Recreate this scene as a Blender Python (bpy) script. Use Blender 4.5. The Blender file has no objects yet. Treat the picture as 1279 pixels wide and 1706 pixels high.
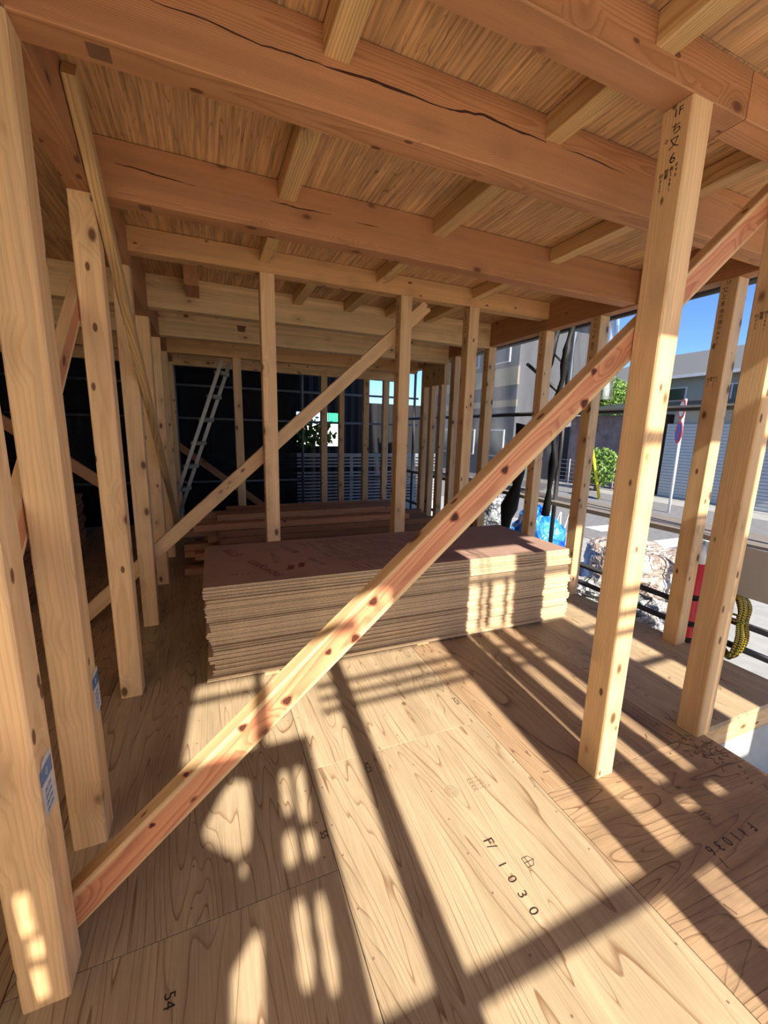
import bpy, bmesh, math, random
from mathutils import Vector, Matrix, Quaternion
random.seed(7)
scene = bpy.context.scene
COL = scene.collection

# ------------------------------------------------------------------ camera
cam_data = bpy.data.cameras.new('camera'); cam = bpy.data.objects.new('camera', cam_data); COL.objects.link(cam)
cam_data.sensor_fit = 'VERTICAL'; cam_data.sensor_height = 36.0; cam_data.lens = 36.0 * 689.47 / 1706.0
cam_data.clip_start = 0.02; cam_data.clip_end = 300
YAW, PIT, ROL = 0.401826, 0.193115, -0.0256157
fwd = Vector((math.sin(YAW) * math.cos(PIT), math.cos(YAW) * math.cos(PIT), -math.sin(PIT)))
rgt = Vector((math.cos(YAW), -math.sin(YAW), 0)); dwn = fwd.cross(rgt)
cr, sr = math.cos(ROL), math.sin(ROL)
cx_, cy_ = rgt * cr + dwn * sr, dwn * cr - rgt * sr
cam.matrix_world = Matrix(((cx_.x, -cy_.x, -fwd.x, 0), (cx_.y, -cy_.y, -fwd.y, 0), (cx_.z, -cy_.z, -fwd.z, 1.49), (0, 0, 0, 1)))
scene.camera = cam

# ------------------------------------------------------------------ sky, sun, exposure
SUN_DIR = Vector((0.08, 1.0, -0.807)).normalized()          # the way the light travels
world = bpy.data.worlds.new('sky'); scene.world = world; world.use_nodes = True
wn = world.node_tree; wn.nodes.clear()
sky = wn.nodes.new('ShaderNodeTexSky'); sky.sky_type = 'NISHITA'; sky.sun_disc = False
sky.sun_elevation = math.radians(38.8); sky.sun_rotation = math.radians(184.6)
sky.altitude = 3500; sky.air_density = 1.0; sky.dust_density = 0.0; sky.ozone_density = 8.0
bg = wn.nodes.new('ShaderNodeBackground'); bg.inputs['Strength'].default_value = 0.088
wo = wn.nodes.new('ShaderNodeOutputWorld')
wn.links.new(sky.outputs[0], bg.inputs[0]); wn.links.new(bg.outputs[0], wo.inputs[0])
sl = bpy.data.lights.new('sun', 'SUN'); sun = bpy.data.objects.new('sun', sl); COL.objects.link(sun)
sl.energy = 4.6; sl.angle = math.radians(0.9); sl.color = (1.0, 0.92, 0.80)
sun.rotation_euler = SUN_DIR.to_track_quat('-Z', 'Y').to_euler(); sun.location = (-1, -12, 10)
vs = scene.view_settings
vs.view_transform = 'Standard'; vs.look = 'None'; vs.gamma = 1.0; vs.exposure = 1.42; vs.use_curve_mapping = False
scene.cycles.max_bounces = 10; scene.cycles.diffuse_bounces = 7; scene.cycles.glossy_bounces = 3; scene.cycles.transmission_bounces = 4
scene.cycles.transparent_max_bounces = 12
scene.cycles.use_denoising = True

# ------------------------------------------------------------------ material helpers
class NT:
    def __init__(s, name):
        s.m = bpy.data.materials.new(name); s.m.use_nodes = True; s.t = s.m.node_tree; s.t.nodes.clear()
        s.out = s.t.nodes.new('ShaderNodeOutputMaterial'); s.b = s.t.nodes.new('ShaderNodeBsdfPrincipled')
        s.t.links.new(s.b.outputs[0], s.out.inputs[0])
    def put(s, sock, v):
        if isinstance(v, bpy.types.NodeSocket): s.t.links.new(v, sock)
        elif isinstance(v, (tuple, list)) and len(v) == 3 and sock.type == 'RGBA': sock.default_value = (*v, 1)
        else: sock.default_value = v
    def math(s, op, a, b=0.0, c=0.0, clamp=False):
        n = s.t.nodes.new('ShaderNodeMath'); n.operation = op; n.use_clamp = clamp
        s.put(n.inputs[0], a); s.put(n.inputs[1], b); s.put(n.inputs[2], c); return n.outputs[0]
    def vmath(s, op, a, b=(0, 0, 0)):
        n = s.t.nodes.new('ShaderNodeVectorMath'); n.operation = op; s.put(n.inputs[0], a); s.put(n.inputs[1], b)
        return n.outputs[0]
    def comb(s, x, y, z):
        n = s.t.nodes.new('ShaderNodeCombineXYZ'); s.put(n.inputs[0], x); s.put(n.inputs[1], y); s.put(n.inputs[2], z); return n.outputs[0]
    def sep(s, v):
        n = s.t.nodes.new('ShaderNodeSeparateXYZ'); s.put(n.inputs[0], v); return n.outputs
    def noise(s, v, scale=1.0, detail=2.0, rough=0.5, dist=0.0):
        n = s.t.nodes.new('ShaderNodeTexNoise'); s.put(n.inputs['Vector'], v); n.inputs['Scale'].default_value = scale
        n.inputs['Detail'].default_value = detail; n.inputs['Roughness'].default_value = rough; n.inputs['Distortion'].default_value = dist
        return n.outputs[0]
    def voro(s, v, scale=1.0):
        n = s.t.nodes.new('ShaderNodeTexVoronoi'); s.put(n.inputs['Vector'], v); n.inputs['Scale'].default_value = scale
        return n.outputs['Distance'], n.outputs['Color']
    def ramp(s, f, stops):
        n = s.t.nodes.new('ShaderNodeValToRGB'); s.put(n.inputs[0], f)
        e = n.color_ramp.elements
        while len(e) < len(stops): e.new(0.5)
        for k, (p, c) in enumerate(stops):
            e[k].position = p; e[k].color = (c, c, c, 1) if isinstance(c, (int, float)) else (*c, 1)
        return n.outputs[0]
    def mix(s, f, a, b, mode='MIX'):
        n = s.t.nodes.new('ShaderNodeMix'); n.data_type = 'RGBA'; n.blend_type = mode
        s.put(n.inputs[0], f); s.put(n.inputs[6], a); s.put(n.inputs[7], b); return n.outputs[2]
    def obj(s): return s.t.nodes.new('ShaderNodeTexCoord').outputs['Object']
    def rnd(s): return s.t.nodes.new('ShaderNodeObjectInfo').outputs['Random']
    def bump(s, h, strength=0.3, dist=0.002):
        n = s.t.nodes.new('ShaderNodeBump'); n.inputs['Strength'].default_value = strength; n.inputs['Distance'].default_value = dist
        s.put(n.inputs['Height'], h); s.t.links.new(n.outputs[0], s.b.inputs['Normal'])
    def fin(s, col, rough=0.6, spec=0.3, metal=0.0):
        s.put(s.b.inputs['Base Color'], col); s.put(s.b.inputs['Roughness'], rough)
        s.b.inputs['Specular IOR Level'].default_value = spec; s.b.inputs['Metallic'].default_value = metal
        return s.m

def plain(name, col, rough=0.6, spec=0.3, metal=0.0, var=0.12, scale=14.0):
    n = NT(name); o = n.obj(); f = n.noise(o, scale, 4, 0.6)
    d = n.ramp(f, [(0.3, 1 - var), (0.7, 1 + 0 * var)])
    return n.fin(n.mix(1.0, col, d, 'MULTIPLY'), rough, spec, metal)

def wood(name, light, dark, freq=170.0, warp=0.02, contrast=0.7, knots=0.5, knotcol=(0.10, 0.045, 0.02), sap=None, fibre=0.25, val=0.12, rough=0.62, lam=0.0):
    n = NT(name); o = n.obj(); r = n.rnd()
    x, y, z = n.sep(o)
    h = lambda k: n.math('FRACT', n.math('MULTIPLY', r, k))
    ox = n.math('MULTIPLY_ADD', h(7.131), 0.34, -0.17); oy = n.math('MULTIPLY_ADD', h(13.77), 0.34, -0.17); oz = n.math('MULTIPLY', h(29.3), 40.0)
    seed = n.comb(n.math('MULTIPLY', ox, 40.0), n.math('MULTIPLY', oy, 40.0), oz)
    # knots
    kp = n.vmath('ADD', n.vmath('MULTIPLY', o, (8.5, 8.5, 4.6)), seed)
    kd, kc = n.voro(kp); kr = n.sep(kc)[0]
    on = n.math('GREATER_THAN', kr, 1.0 - knots)
    kn = n.math('MULTIPLY', n.ramp(kd, [(0.09, 1.0), (0.17, 0.0)]), on)
    kh = n.math('MULTIPLY', n.ramp(kd, [(0.12, 1.0), (0.5, 0.0)]), on)
    sd, sc = n.voro(n.vmath('ADD', n.vmath('MULTIPLY', o, (15.0, 15.0, 7.0)), seed))
    sn = n.math('MULTIPLY', n.ramp(sd, [(0.12, 1.0), (0.17, 0.0)]), n.math('GREATER_THAN', n.sep(sc)[1], 1.0 - knots * 0.7))
    kn = n.math('MAXIMUM', kn, sn)
    # rings about a pith beside the piece
    w = n.noise(n.vmath('ADD', n.vmath('MULTIPLY', o, (5.0, 5.0, 0.75)), seed), 1.0, 3, 0.45)
    xx = n.math('ADD', x, ox); yy = n.math('ADD', y, oy)
    d = n.math('SQRT', n.math('ADD', n.math('MULTIPLY', xx, xx), n.math('MULTIPLY', yy, yy)))
    d = n.math('ADD', d, n.math('MULTIPLY', n.math('SUBTRACT', w, 0.5), warp * 4))
    d = n.math('ADD', d, n.math('MULTIPLY', kh, 0.02))
    ring = n.math('FRACT', n.math('MULTIPLY', d, freq))
    rg = n.ramp(ring, [(0.0, 0.0), (0.45, 0.18), (0.86, 1.0), (1.0, 0.0)])
    broad = n.noise(n.vmath('ADD', n.vmath('MULTIPLY', o, (22.0, 22.0, 0.8)), seed), 1.0, 3, 0.5)
    fib = n.noise(n.vmath('MULTIPLY', o, (420.0, 420.0, 7.0)), 1.0, 2, 0.6)
    if sap is not None:
        e = n.math('ABSOLUTE', n.math('ADD', x, n.math('MULTIPLY', n.math('SUBTRACT', w, 0.5), 0.035)))
        light = n.mix(n.ramp(e, [(0.031, 0.0), (0.037, 1.0)]), light, sap)
        dark = n.mix(n.ramp(e, [(0.031, 0.0), (0.037, 1.0)]), dark, tuple(c * 0.8 for c in sap))
    col = n.mix(n.math('MULTIPLY', rg, contrast), light, dark)
    col = n.mix(1.0, col, n.ramp(broad, [(0.25, 0.80), (0.7, 1.08)]), 'MULTIPLY')
    col = n.mix(fibre, col, n.mix(1.0, col, n.ramp(fib, [(0.35, 0.62), (0.65, 1.05)]), 'MULTIPLY'))
    if lam:
        li = n.math('FLOOR', n.math('MULTIPLY', n.math('ADD', x, 0.5), 1.0 / lam)); wn_ = n.t.nodes.new('ShaderNodeTexWhiteNoise'); wn_.noise_dimensions = '1D'; n.put(wn_.inputs['W'], n.math('ADD', li, oz))
        lv = n.math('MULTIPLY_ADD', wn_.outputs[0], 0.24, 0.86); lf = n.math('FRACT', n.math('MULTIPLY', n.math('ADD', x, 0.5), 1.0 / lam))
        lv = n.math('MULTIPLY', lv, n.ramp(lf, [(0.0, 0.72), (0.05, 1.0)])); col = n.mix(1.0, col, n.comb(lv, lv, lv), 'MULTIPLY')
    v = n.math('MULTIPLY_ADD', h(3.91), 2 * val, 1 - val)
    col = n.mix(1.0, col, n.comb(v, v, v), 'MULTIPLY')
    col = n.mix(n.math('MULTIPLY', kh, 0.22), col, tuple(c * 0.9 for c in knotcol))
    col = n.mix(n.math('MULTIPLY', kn, 0.9), col, knotcol)
    n.bump(n.math('ADD', n.math('MULTIPLY', rg, 0.4), fib), 0.18, 0.001)
    return n.fin(col, rough, 0.28)

def ply(name, light, dark, K=15.0, line=0.75, grain=(4.2, 0.62), stain=0.0, fs=190.0, rough=0.55, fl=0.4, det=2.0):
    n = NT(name); o = n.obj(); r = n.rnd()
    s1 = n.math('MULTIPLY', r, 91.0); seed = n.comb(s1, n.math('MULTIPLY', r, 57.0), 0.0)
    p = n.vmath('ADD', n.vmath('MULTIPLY', o, (grain[0], grain[1], 1.0)), seed)
    a = n.noise(p, 1.0, det, 0.42, 0.6)
    ls = n.ramp(n.noise(n.vmath('ADD', n.vmath('MULTIPLY', o, (14.0, 2.2, 1.0)), seed), 1.0, 3, 0.6), [(0.32, 0.4), (0.58, 1.0)])
    f = n.math('FRACT', n.math('MULTIPLY', a, K))
    ln = n.ramp(f, [(0.0, 0.0), (0.5, 0.02), (0.80, 0.16), (0.915, 0.95), (0.94, 0.95), (0.965, 0.0)])
    fib = n.noise(n.vmath('ADD', n.vmath('MULTIPLY', o, (fs, fs / 36.0, 1.0)), seed), 1.0, 3, 0.6)
    br = n.noise(n.vmath('ADD', n.vmath('MULTIPLY', o, (9.0, 0.7, 1.0)), seed), 1.0, 2, 0.5)
    col = n.mix(n.math('MULTIPLY', n.math('MULTIPLY', ln, ls), line), light, dark)
    col = n.mix(1.0, col, n.ramp(br, [(0.28, 0.78), (0.7, 1.1)]), 'MULTIPLY')
    col = n.mix(fl, col, n.mix(1.0, col, n.ramp(fib, [(0.34, 0.55), (0.62, 1.08)]), 'MULTIPLY'))
    kd, kc = n.voro(n.vmath('ADD', n.vmath('MULTIPLY', o, (5.2, 3.6, 1.0)), seed))
    kn = n.math('MULTIPLY', n.ramp(kd, [(0.05, 1.0), (0.085, 0.0)]), n.math('GREATER_THAN', n.sep(kc)[0], 0.72))
    col = n.mix(n.math('MULTIPLY', kn, 0.75), col, tuple(c * 0.35 for c in dark))
    if stain:
        sn = n.noise(n.vmath('ADD', n.vmath('MULTIPLY', o, (2.6, 1.1, 1.0)), seed), 1.0, 5, 0.62)
        col = n.mix(n.ramp(sn, [(0.52, 0.0), (0.72, stain)]), col, (0.11, 0.065, 0.05))
    n.bump(n.math('ADD', n.math('MULTIPLY', ln, 0.6), fib), 0.2, 0.001)
    return n.fin(col, rough, 0.3)

def particle(name, light, dark, scale=260.0):
    n = NT(name); o = n.obj(); r = n.rnd()
    f = n.noise(n.vmath('ADD', n.vmath('MULTIPLY', o, (1.0, 1.0, 1.6)), n.comb(n.math('MULTIPLY', r, 40.0), 0.0, 0.0)), scale, 3, 0.7)
    g = n.noise(o, 3.0, 3, 0.6)
    col = n.mix(n.ramp(f, [(0.36, 1.0), (0.62, 0.0)]), light, dark)
    col = n.mix(1.0, col, n.ramp(g, [(0.3, 0.86), (0.7, 1.05)]), 'MULTIPLY')
    v = n.math('MULTIPLY_ADD', n.math('FRACT', n.math('MULTIPLY', r, 5.7)), 0.4, 0.74)
    col = n.mix(1.0, col, n.comb(v, v, v), 'MULTIPLY')
    n.bump(f, 0.25, 0.001)
    return n.fin(col, 0.85, 0.15)

M = {}
M['pine'] = wood('pale_pine', (0.77, 0.515, 0.27), (0.60, 0.34, 0.14), 110, 0.022, 0.5, 0.68, (0.11, 0.042, 0.015))
M['pine_far'] = M['pine']
M['fir'] = wood('reddish_fir', (0.50, 0.245, 0.11), (0.345, 0.145, 0.055), 210, 0.012, 0.75, 0.30, (0.12, 0.045, 0.02))
M['glulam'] = wood('pale_glulam', (0.78, 0.55, 0.29), (0.60, 0.37, 0.16), 60, 0.02, 0.5, 0.6, (0.09, 0.035, 0.015), lam=0.03)
M['orange_pine'] = wood('orange_pine', (0.70, 0.41, 0.18), (0.52, 0.26, 0.09), 120, 0.02, 0.6, 0.45, (0.10, 0.03, 0.012))
M['cedar'] = wood('red_cedar', (0.66, 0.30, 0.15), (0.42, 0.14, 0.065), 150, 0.02, 0.75, 0.8, (0.10, 0.03, 0.012), sap=(0.74, 0.50, 0.26))
M['cedar_dark'] = wood('brown_cedar_lumber', (0.40, 0.205, 0.105), (0.23, 0.10, 0.045), 200, 0.016, 0.7, 0.45, (0.06, 0.02, 0.012), val=0.3)
M['joist'] = wood('yellow_joist', (0.72, 0.48, 0.22), (0.46, 0.25, 0.09), 95, 0.03, 0.85, 0.10)
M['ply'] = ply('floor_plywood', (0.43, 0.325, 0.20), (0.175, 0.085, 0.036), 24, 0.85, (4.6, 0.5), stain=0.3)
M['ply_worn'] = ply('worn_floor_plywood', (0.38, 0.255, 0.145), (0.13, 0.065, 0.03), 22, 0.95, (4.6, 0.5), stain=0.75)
M['ply_ceil'] = ply('ceiling_plywood', (0.68, 0.40, 0.185), (0.30, 0.14, 0.055), 30, 0.75, (9.0, 0.45), stain=0.5, fs=70.0, rough=0.75, fl=1.0, det=3.5)
M['ply_edge'] = plain('plywood_edge', (0.42, 0.29, 0.16), 0.8)
M['pboard'] = particle('particle_board', (0.82, 0.64, 0.42), (0.42, 0.28, 0.15))
M['pboard_top'] = particle('particle_board_sheet', (0.38, 0.25, 0.19), (0.31, 0.195, 0.145), 420)
M['ink'] = plain('black_ink', (0.035, 0.022, 0.018), 0.7)
M['ink_red'] = plain('red_ink', (0.17, 0.035, 0.028), 0.7)
M['ink_faint'] = plain('faint_ink', (0.20, 0.12, 0.075), 0.7)
M['ink_board'] = plain('board_ink', (0.14, 0.075, 0.055), 0.7)
M['crack'] = plain('open_crack', (0.06, 0.022, 0.012), 0.9)
M['mortise'] = plain('mortise_wood', (0.20, 0.10, 0.055), 0.8)
M['blue_print'] = plain('blue_print', (0.05, 0.15, 0.36), 0.4)
M['white_print'] = plain('white_print', (0.55, 0.56, 0.58), 0.45)
M['steel'] = plain('galvanised_steel', (0.42, 0.43, 0.44), 0.4, 0.5, 0.6)
M['black_pipe'] = plain('black_pipe', (0.035, 0.035, 0.038), 0.45, 0.4)
M['dark_pipe'] = plain('dark_steel_pipe', (0.16, 0.16, 0.17), 0.42, 0.5, 0.5)
M['alu'] = plain('aluminium', (0.36, 0.34, 0.29), 0.4, 0.5, 0.5)
M['deck'] = plain('scaffold_deck', (0.20, 0.175, 0.15), 0.6)
M['concrete'] = plain('pale_concrete', (0.34, 0.34, 0.335), 0.85, 0.2, 0, 0.25, 6)
M['foundation'] = plain('foundation_concrete', (0.40, 0.40, 0.39), 0.85)
M['asphalt'] = plain('asphalt', (0.20, 0.20, 0.205), 0.9, 0.2, 0, 0.3, 9)
M['white_paint'] = plain('road_white', (0.55, 0.55, 0.54), 0.8)
M['dark_clad'] = plain('dark_cladding', (0.012, 0.012, 0.015), 0.7)
M['white_fence'] = plain('white_fence', (0.34, 0.355, 0.37), 0.5)
M['blue_tarp'] = plain('blue_tarp', (0.02, 0.17, 0.62), 0.35, 0.5, 0, 0.35, 8)
M['clear_plastic'] = plain('clear_plastic_sheet', (0.66, 0.66, 0.68), 0.25, 0.6, 0, 0.45, 12)
M['grey_plastic'] = plain('grey_plastic', (0.20, 0.21, 0.22), 0.3, 0.6, 0, 0.5, 10)
M['brown_sheet'] = plain('crumpled_paper_sheet', (0.55, 0.43, 0.36), 0.7, 0.2, 0, 0.45, 10)
def crinkle(name, cols, scale=9.0, rough=0.3, spec=0.5):
    n = NT(name); o = n.obj(); w = n.vmath('ADD', o, n.vmath('MULTIPLY', n.comb(n.noise(o, 6.0, 3), n.noise(n.vmath('ADD', o, (7, 3, 1)), 6.0, 3), n.noise(n.vmath('ADD', o, (1, 9, 4)), 6.0, 3)), (0.25, 0.25, 0.25)))
    d, c = n.voro(w, scale); d2, c2 = n.voro(w, scale * 2.7); k = n.math('ADD', n.math('MULTIPLY', n.sep(c)[0], 0.6), n.math('MULTIPLY', n.sep(c2)[0], 0.4))
    n.bump(n.math('ADD', d, n.math('MULTIPLY', d2, 0.5)), 0.9, 0.05)
    return n.fin(n.ramp(k, [(i / (len(cols) - 1) * 0.7 + 0.15, q) for i, q in enumerate(cols)]), rough, spec)
M['blue_tarp'] = crinkle('blue_tarp_film', [(0.01, 0.08, 0.40), (0.02, 0.20, 0.70), (0.06, 0.30, 0.80)], 4)
M['clear_plastic'] = crinkle('clear_plastic_film', [(0.20, 0.19, 0.18), (0.42, 0.41, 0.40), (0.62, 0.62, 0.62)], 10)
M['grey_plastic'] = crinkle('grey_plastic_film', [(0.03, 0.035, 0.04), (0.12, 0.13, 0.14), (0.40, 0.42, 0.45)], 8)
M['brown_sheet'] = crinkle('crumpled_paper_film', [(0.22, 0.16, 0.13), (0.40, 0.32, 0.27), (0.58, 0.52, 0.48)], 8, 0.5)
M['grey_board'] = plain('grey_board', (0.44, 0.43, 0.41), 0.7, 0.2, 0, 0.06, 5)
M['red'] = plain('red_plastic', (0.72, 0.03, 0.05), 0.35, 0.5)
M['black'] = plain('black_rubber', (0.012, 0.012, 0.012), 0.6)
M['green_sheet'] = plain('green_sheet', (0.03, 0.50, 0.22), 0.6)
M['roof_tile'] = plain('grey_roof_tile', (0.13, 0.135, 0.14), 0.7)
M['house_wall'] = plain('pale_house_wall', (0.45, 0.43, 0.39), 0.85)
M['house_grey'] = plain('grey_house_wall', (0.17, 0.175, 0.19), 0.8)
M['house_beige'] = plain('beige_band', (0.42, 0.37, 0.28), 0.8)
M['shutter'] = plain('pale_shutter', (0.50, 0.53, 0.545), 0.6)
M['glass'] = plain('dark_glass', (0.035, 0.05, 0.06), 0.12, 0.6)
M['rusty'] = plain('weathered_corrugated', (0.30, 0.235, 0.235), 0.8, 0.2, 0, 0.5, 2.5)
M['yellow'] = plain('yellow_paint', (0.85, 0.62, 0.02), 0.45)
M['sign_red'] = plain('sign_red', (0.75, 0.06, 0.06), 0.4)
M['sign_blue'] = plain('sign_blue', (0.08, 0.14, 0.55), 0.4)
M['sign_white'] = plain('sign_white', (0.80, 0.80, 0.80), 0.5)
M['bark'] = plain('bark', (0.13, 0.09, 0.06), 0.9)
n_ = NT('leaf_green'); M['leaf'] = n_.fin(n_.ramp(n_.noise(n_.obj(), 9.0, 2), [(0.3, (0.05, 0.13, 0.02)), (0.7, (0.22, 0.34, 0.07))]), 0.6, 0.3)
n_ = NT('twisted_rope'); x_, y_, z_ = n_.sep(n_.obj())
tw = n_.math('FRACT', n_.math('MULTIPLY', n_.math('ADD', n_.math('ADD', x_, y_), z_), 55.0))
M['rope'] = n_.fin(n_.ramp(tw, [(0.35, (0.55, 0.40, 0.02)), (0.5, (0.04, 0.035, 0.01))]), 0.5, 0.4)
def net_material(name, col, alpha):
    n = NT(name); n.fin(col, 0.6, 0.2)
    tr = n.t.nodes.new('ShaderNodeBsdfTransparent'); mx = n.t.nodes.new('ShaderNodeMixShader')
    f = n.ramp(n.noise(n.vmath('MULTIPLY', n.obj(), (6.0, 6.0, 1.0)), 1.0, 3), [(0.3, alpha * 0.8), (0.7, min(1, alpha * 1.15))])
    n.put(mx.inputs[0], f); n.t.links.new(tr.outputs[0], mx.inputs[1]); n.t.links.new(n.b.outputs[0], mx.inputs[2])
    n.t.links.new(mx.outputs[0], n.out.inputs[0]); return n.m
def sheeting(name, col, trans):
    n = NT(name); n.fin(col, 0.6, 0.2); tl = n.t.nodes.new('ShaderNodeBsdfTranslucent'); tl.inputs[0].default_value = (*col, 1)
    mx = n.t.nodes.new('ShaderNodeMixShader'); mx.inputs[0].default_value = trans
    n.t.links.new(n.b.outputs[0], mx.inputs[1]); n.t.links.new(tl.outputs[0], mx.inputs[2]); n.t.links.new(mx.outputs[0], n.out.inputs[0]); return n.m
M['fill_sheet'] = sheeting('white_fill_sheet', (0.92, 0.86, 0.77), 0.6)  # translucent white for the added unseen sheets, spreads sun indoors as fill
M['net_black'] = net_material('black_scaffold_net', (0.006, 0.006, 0.008), 0.78)
M['net_grey'] = net_material('grey_mesh_sheet', (0.50, 0.52, 0.55), 0.30)
M['net_clear'] = net_material('clear_vinyl_sheet', (0.62, 0.66, 0.72), 0.42)

# ------------------------------------------------------------------ geometry helpers
def tag(o, label=None, cat=None, group=None, kind=None):
    if label: o['label'] = label
    if cat: o['category'] = cat
    if group: o['group'] = group
    if kind: o['kind'] = kind
    return o
def link(name, me, mat=None, parent=None, mw=None):
    o = bpy.data.objects.new(name, me); COL.objects.link(o)
    if mat is not None and me is not None and not me.materials: me.materials.append(M[mat] if isinstance(mat, str) else mat)
    if parent is not None: o.parent = parent
    if mw is not None: o.matrix_local = mw
    return o
def empty(name, loc=(0, 0, 0), rz=0.0):
    o = bpy.data.objects.new(name, None); COL.objects.link(o); o.location = loc; o.rotation_euler = (0, 0, rz); o.empty_display_size = 0.1; return o
def mesh(name, verts, faces):
    me = bpy.data.meshes.new(name); me.from_pydata([tuple(v) for v in verts], [], faces); me.update(); return me
def beam_mesh(name, w, d, L, c=0.004):
    """box of section w x d (local x, y), length L along local z from 0, chamfered long edges"""
    a, b = w / 2, d / 2; c = min(c, a * 0.4, b * 0.4)
    pr = [(-a + c, -b), (a - c, -b), (a, -b + c), (a, b - c), (a - c, b), (-a + c, b), (-a, b - c), (-a, -b + c)]
    v = [(x, y, 0) for x, y in pr] + [(x, y, L) for x, y in pr]
    f = [tuple(range(7, -1, -1)), tuple(range(8, 16))] + [(i, (i + 1) % 8, 8 + (i + 1) % 8, 8 + i) for i in range(8)]
    return mesh(name, v, f)
def frame_mat(p, xa, za):
    za = Vector(za).normalized(); xa = Vector(xa); xa = (xa - za * xa.dot(za)).normalized(); ya = za.cross(xa)
    return Matrix(((xa.x, ya.x, za.x, p[0]), (xa.y, ya.y, za.y, p[1]), (xa.z, ya.z, za.z, p[2]), (0, 0, 0, 1)))
def timber(name, p0, p1, w, d, mat, xa=(1, 0, 0), parent=None, c=0.004):
    """timber from p0 to p1 (axis), section w along xa, d across"""
    p0, p1 = Vector(p0), Vector(p1)
    return link(name, beam_mesh(name, w, d, (p1 - p0).length, c), mat, parent, frame_mat(p0, xa, p1 - p0))
def box_mesh(name, x0, x1, y0, y1, z0, z1):
    v = [(x0, y0, z0), (x1, y0, z0), (x1, y1, z0), (x0, y1, z0), (x0, y0, z1), (x1, y0, z1), (x1, y1, z1), (x0, y1, z1)]
    return mesh(name, v, [(3, 2, 1, 0), (4, 5, 6, 7), (0, 1, 5, 4), (1, 2, 6, 5), (2, 3, 7, 6), (3, 0, 4, 7)])
def box(name, x0, x1, y0, y1, z0, z1, mat, parent=None, origin=None):
    """box with its object origin at its base centre"""
    o_ = origin if origin is not None else ((x0 + x1) / 2, (y0 + y1) / 2, z0)
    me = box_mesh(name, x0 - o_[0], x1 - o_[0], y0 - o_[1], y1 - o_[1], z0 - o_[2], z1 - o_[2])
    o = link(name, me, mat, parent); o.location = o_; return o
def tube_mesh(name, pts, r, seg=10, closed=False, caps=True):
    pts = [Vector(p) for p in pts]; V, F = [], []; n = len(pts); up = Vector((0.13, 0.21, 0.97))
    for i, p in enumerate(pts):
        if closed: t = pts[(i + 1) % n] - pts[i - 1]
        else: t = pts[min(i + 1, n - 1)] - pts[max(i - 1, 0)]
        t.normalize(); a = t.cross(up)
        if a.length < 1e-3: a = t.cross(Vector((1, 0, 0)))
        a.normalize(); b = t.cross(a); rr = r[i] if isinstance(r, (list, tuple)) else r
        for k in range(seg):
            th = 2 * math.pi * k / seg; V.append(p + a * (math.cos(th) * rr) + b * (math.sin(th) * rr))
    for i in range(n if closed else n - 1):
        j = (i + 1) % n
        for k in range(seg):
            F.append((i * seg + k, j * seg + k, j * seg + (k + 1) % seg, i * seg + (k + 1) % seg))
    if caps and not closed: F += [tuple(range(seg - 1, -1, -1)), tuple(range((n - 1) * seg, n * seg))]
    me = mesh(name, V, F)
    for p in me.polygons: p.use_smooth = len(p.vertices) == 4
    bm = bmesh.new(); bm.from_mesh(me); bmesh.ops.recalc_face_normals(bm, faces=bm.faces); bm.to_mesh(me); bm.free()
    return me
def tube(name, pts, r, mat, parent=None, seg=10, closed=False):
    p0 = Vector(pts[0]); 
    o = link(name, tube_mesh(name, [Vector(p) - p0 for p in pts], r, seg, closed), mat, parent); o.location = p0; return o
_fc = {}
def text_mesh(body, size, align='CENTER', space=1.0, line=1.0):
    key = (body, size, align, space, line)
    if key in _fc: return _fc[key]
    cu = bpy.data.curves.new('lettering', 'FONT'); cu.body = body; cu.size = size; cu.align_x = align; cu.align_y = 'CENTER'
    cu.space_character = space; cu.space_line = line; cu.extrude = 0.0002; cu.resolution_u = 3
    o = bpy.data.objects.new('lettering_tmp', cu); COL.objects.link(o); bpy.context.view_layer.update()
    me = bpy.data.meshes.new_from_object(o.evaluated_get(bpy.context.evaluated_depsgraph_get())); me.name = 'lettering'
    bpy.data.objects.remove(o); bpy.data.curves.remove(cu); _fc[key] = me; return me
def lettering(name, body, size, pos, xa, up, mat, parent, **k):
    """flat ink on a face: world position, reading direction xa and letter-up direction"""
    me = text_mesh(body, size, **k).copy(); me.materials.clear(); me.materials.append(M[mat])
    xa, up = Vector(xa).normalized(), Vector(up).normalized(); na = xa.cross(up)
    mw = Matrix(((xa.x, up.x, na.x, pos[0]), (xa.y, up.y, na.y, pos[1]), (xa.z, up.z, na.z, pos[2]), (0, 0, 0, 1)))
    o = bpy.data.objects.new(name, me); COL.objects.link(o); bpy.context.view_layer.update()
    o.parent = parent; o.matrix_parent_inverse = parent.matrix_world.inverted(); o.matrix_world = mw; return o
def wchild(name, me, mat, parent):
    """mesh given in world coordinates, made a child of parent"""
    bpy.context.view_layer.update(); me.transform(parent.matrix_world.inverted())
    return link(name, me, mat, parent)
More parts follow.
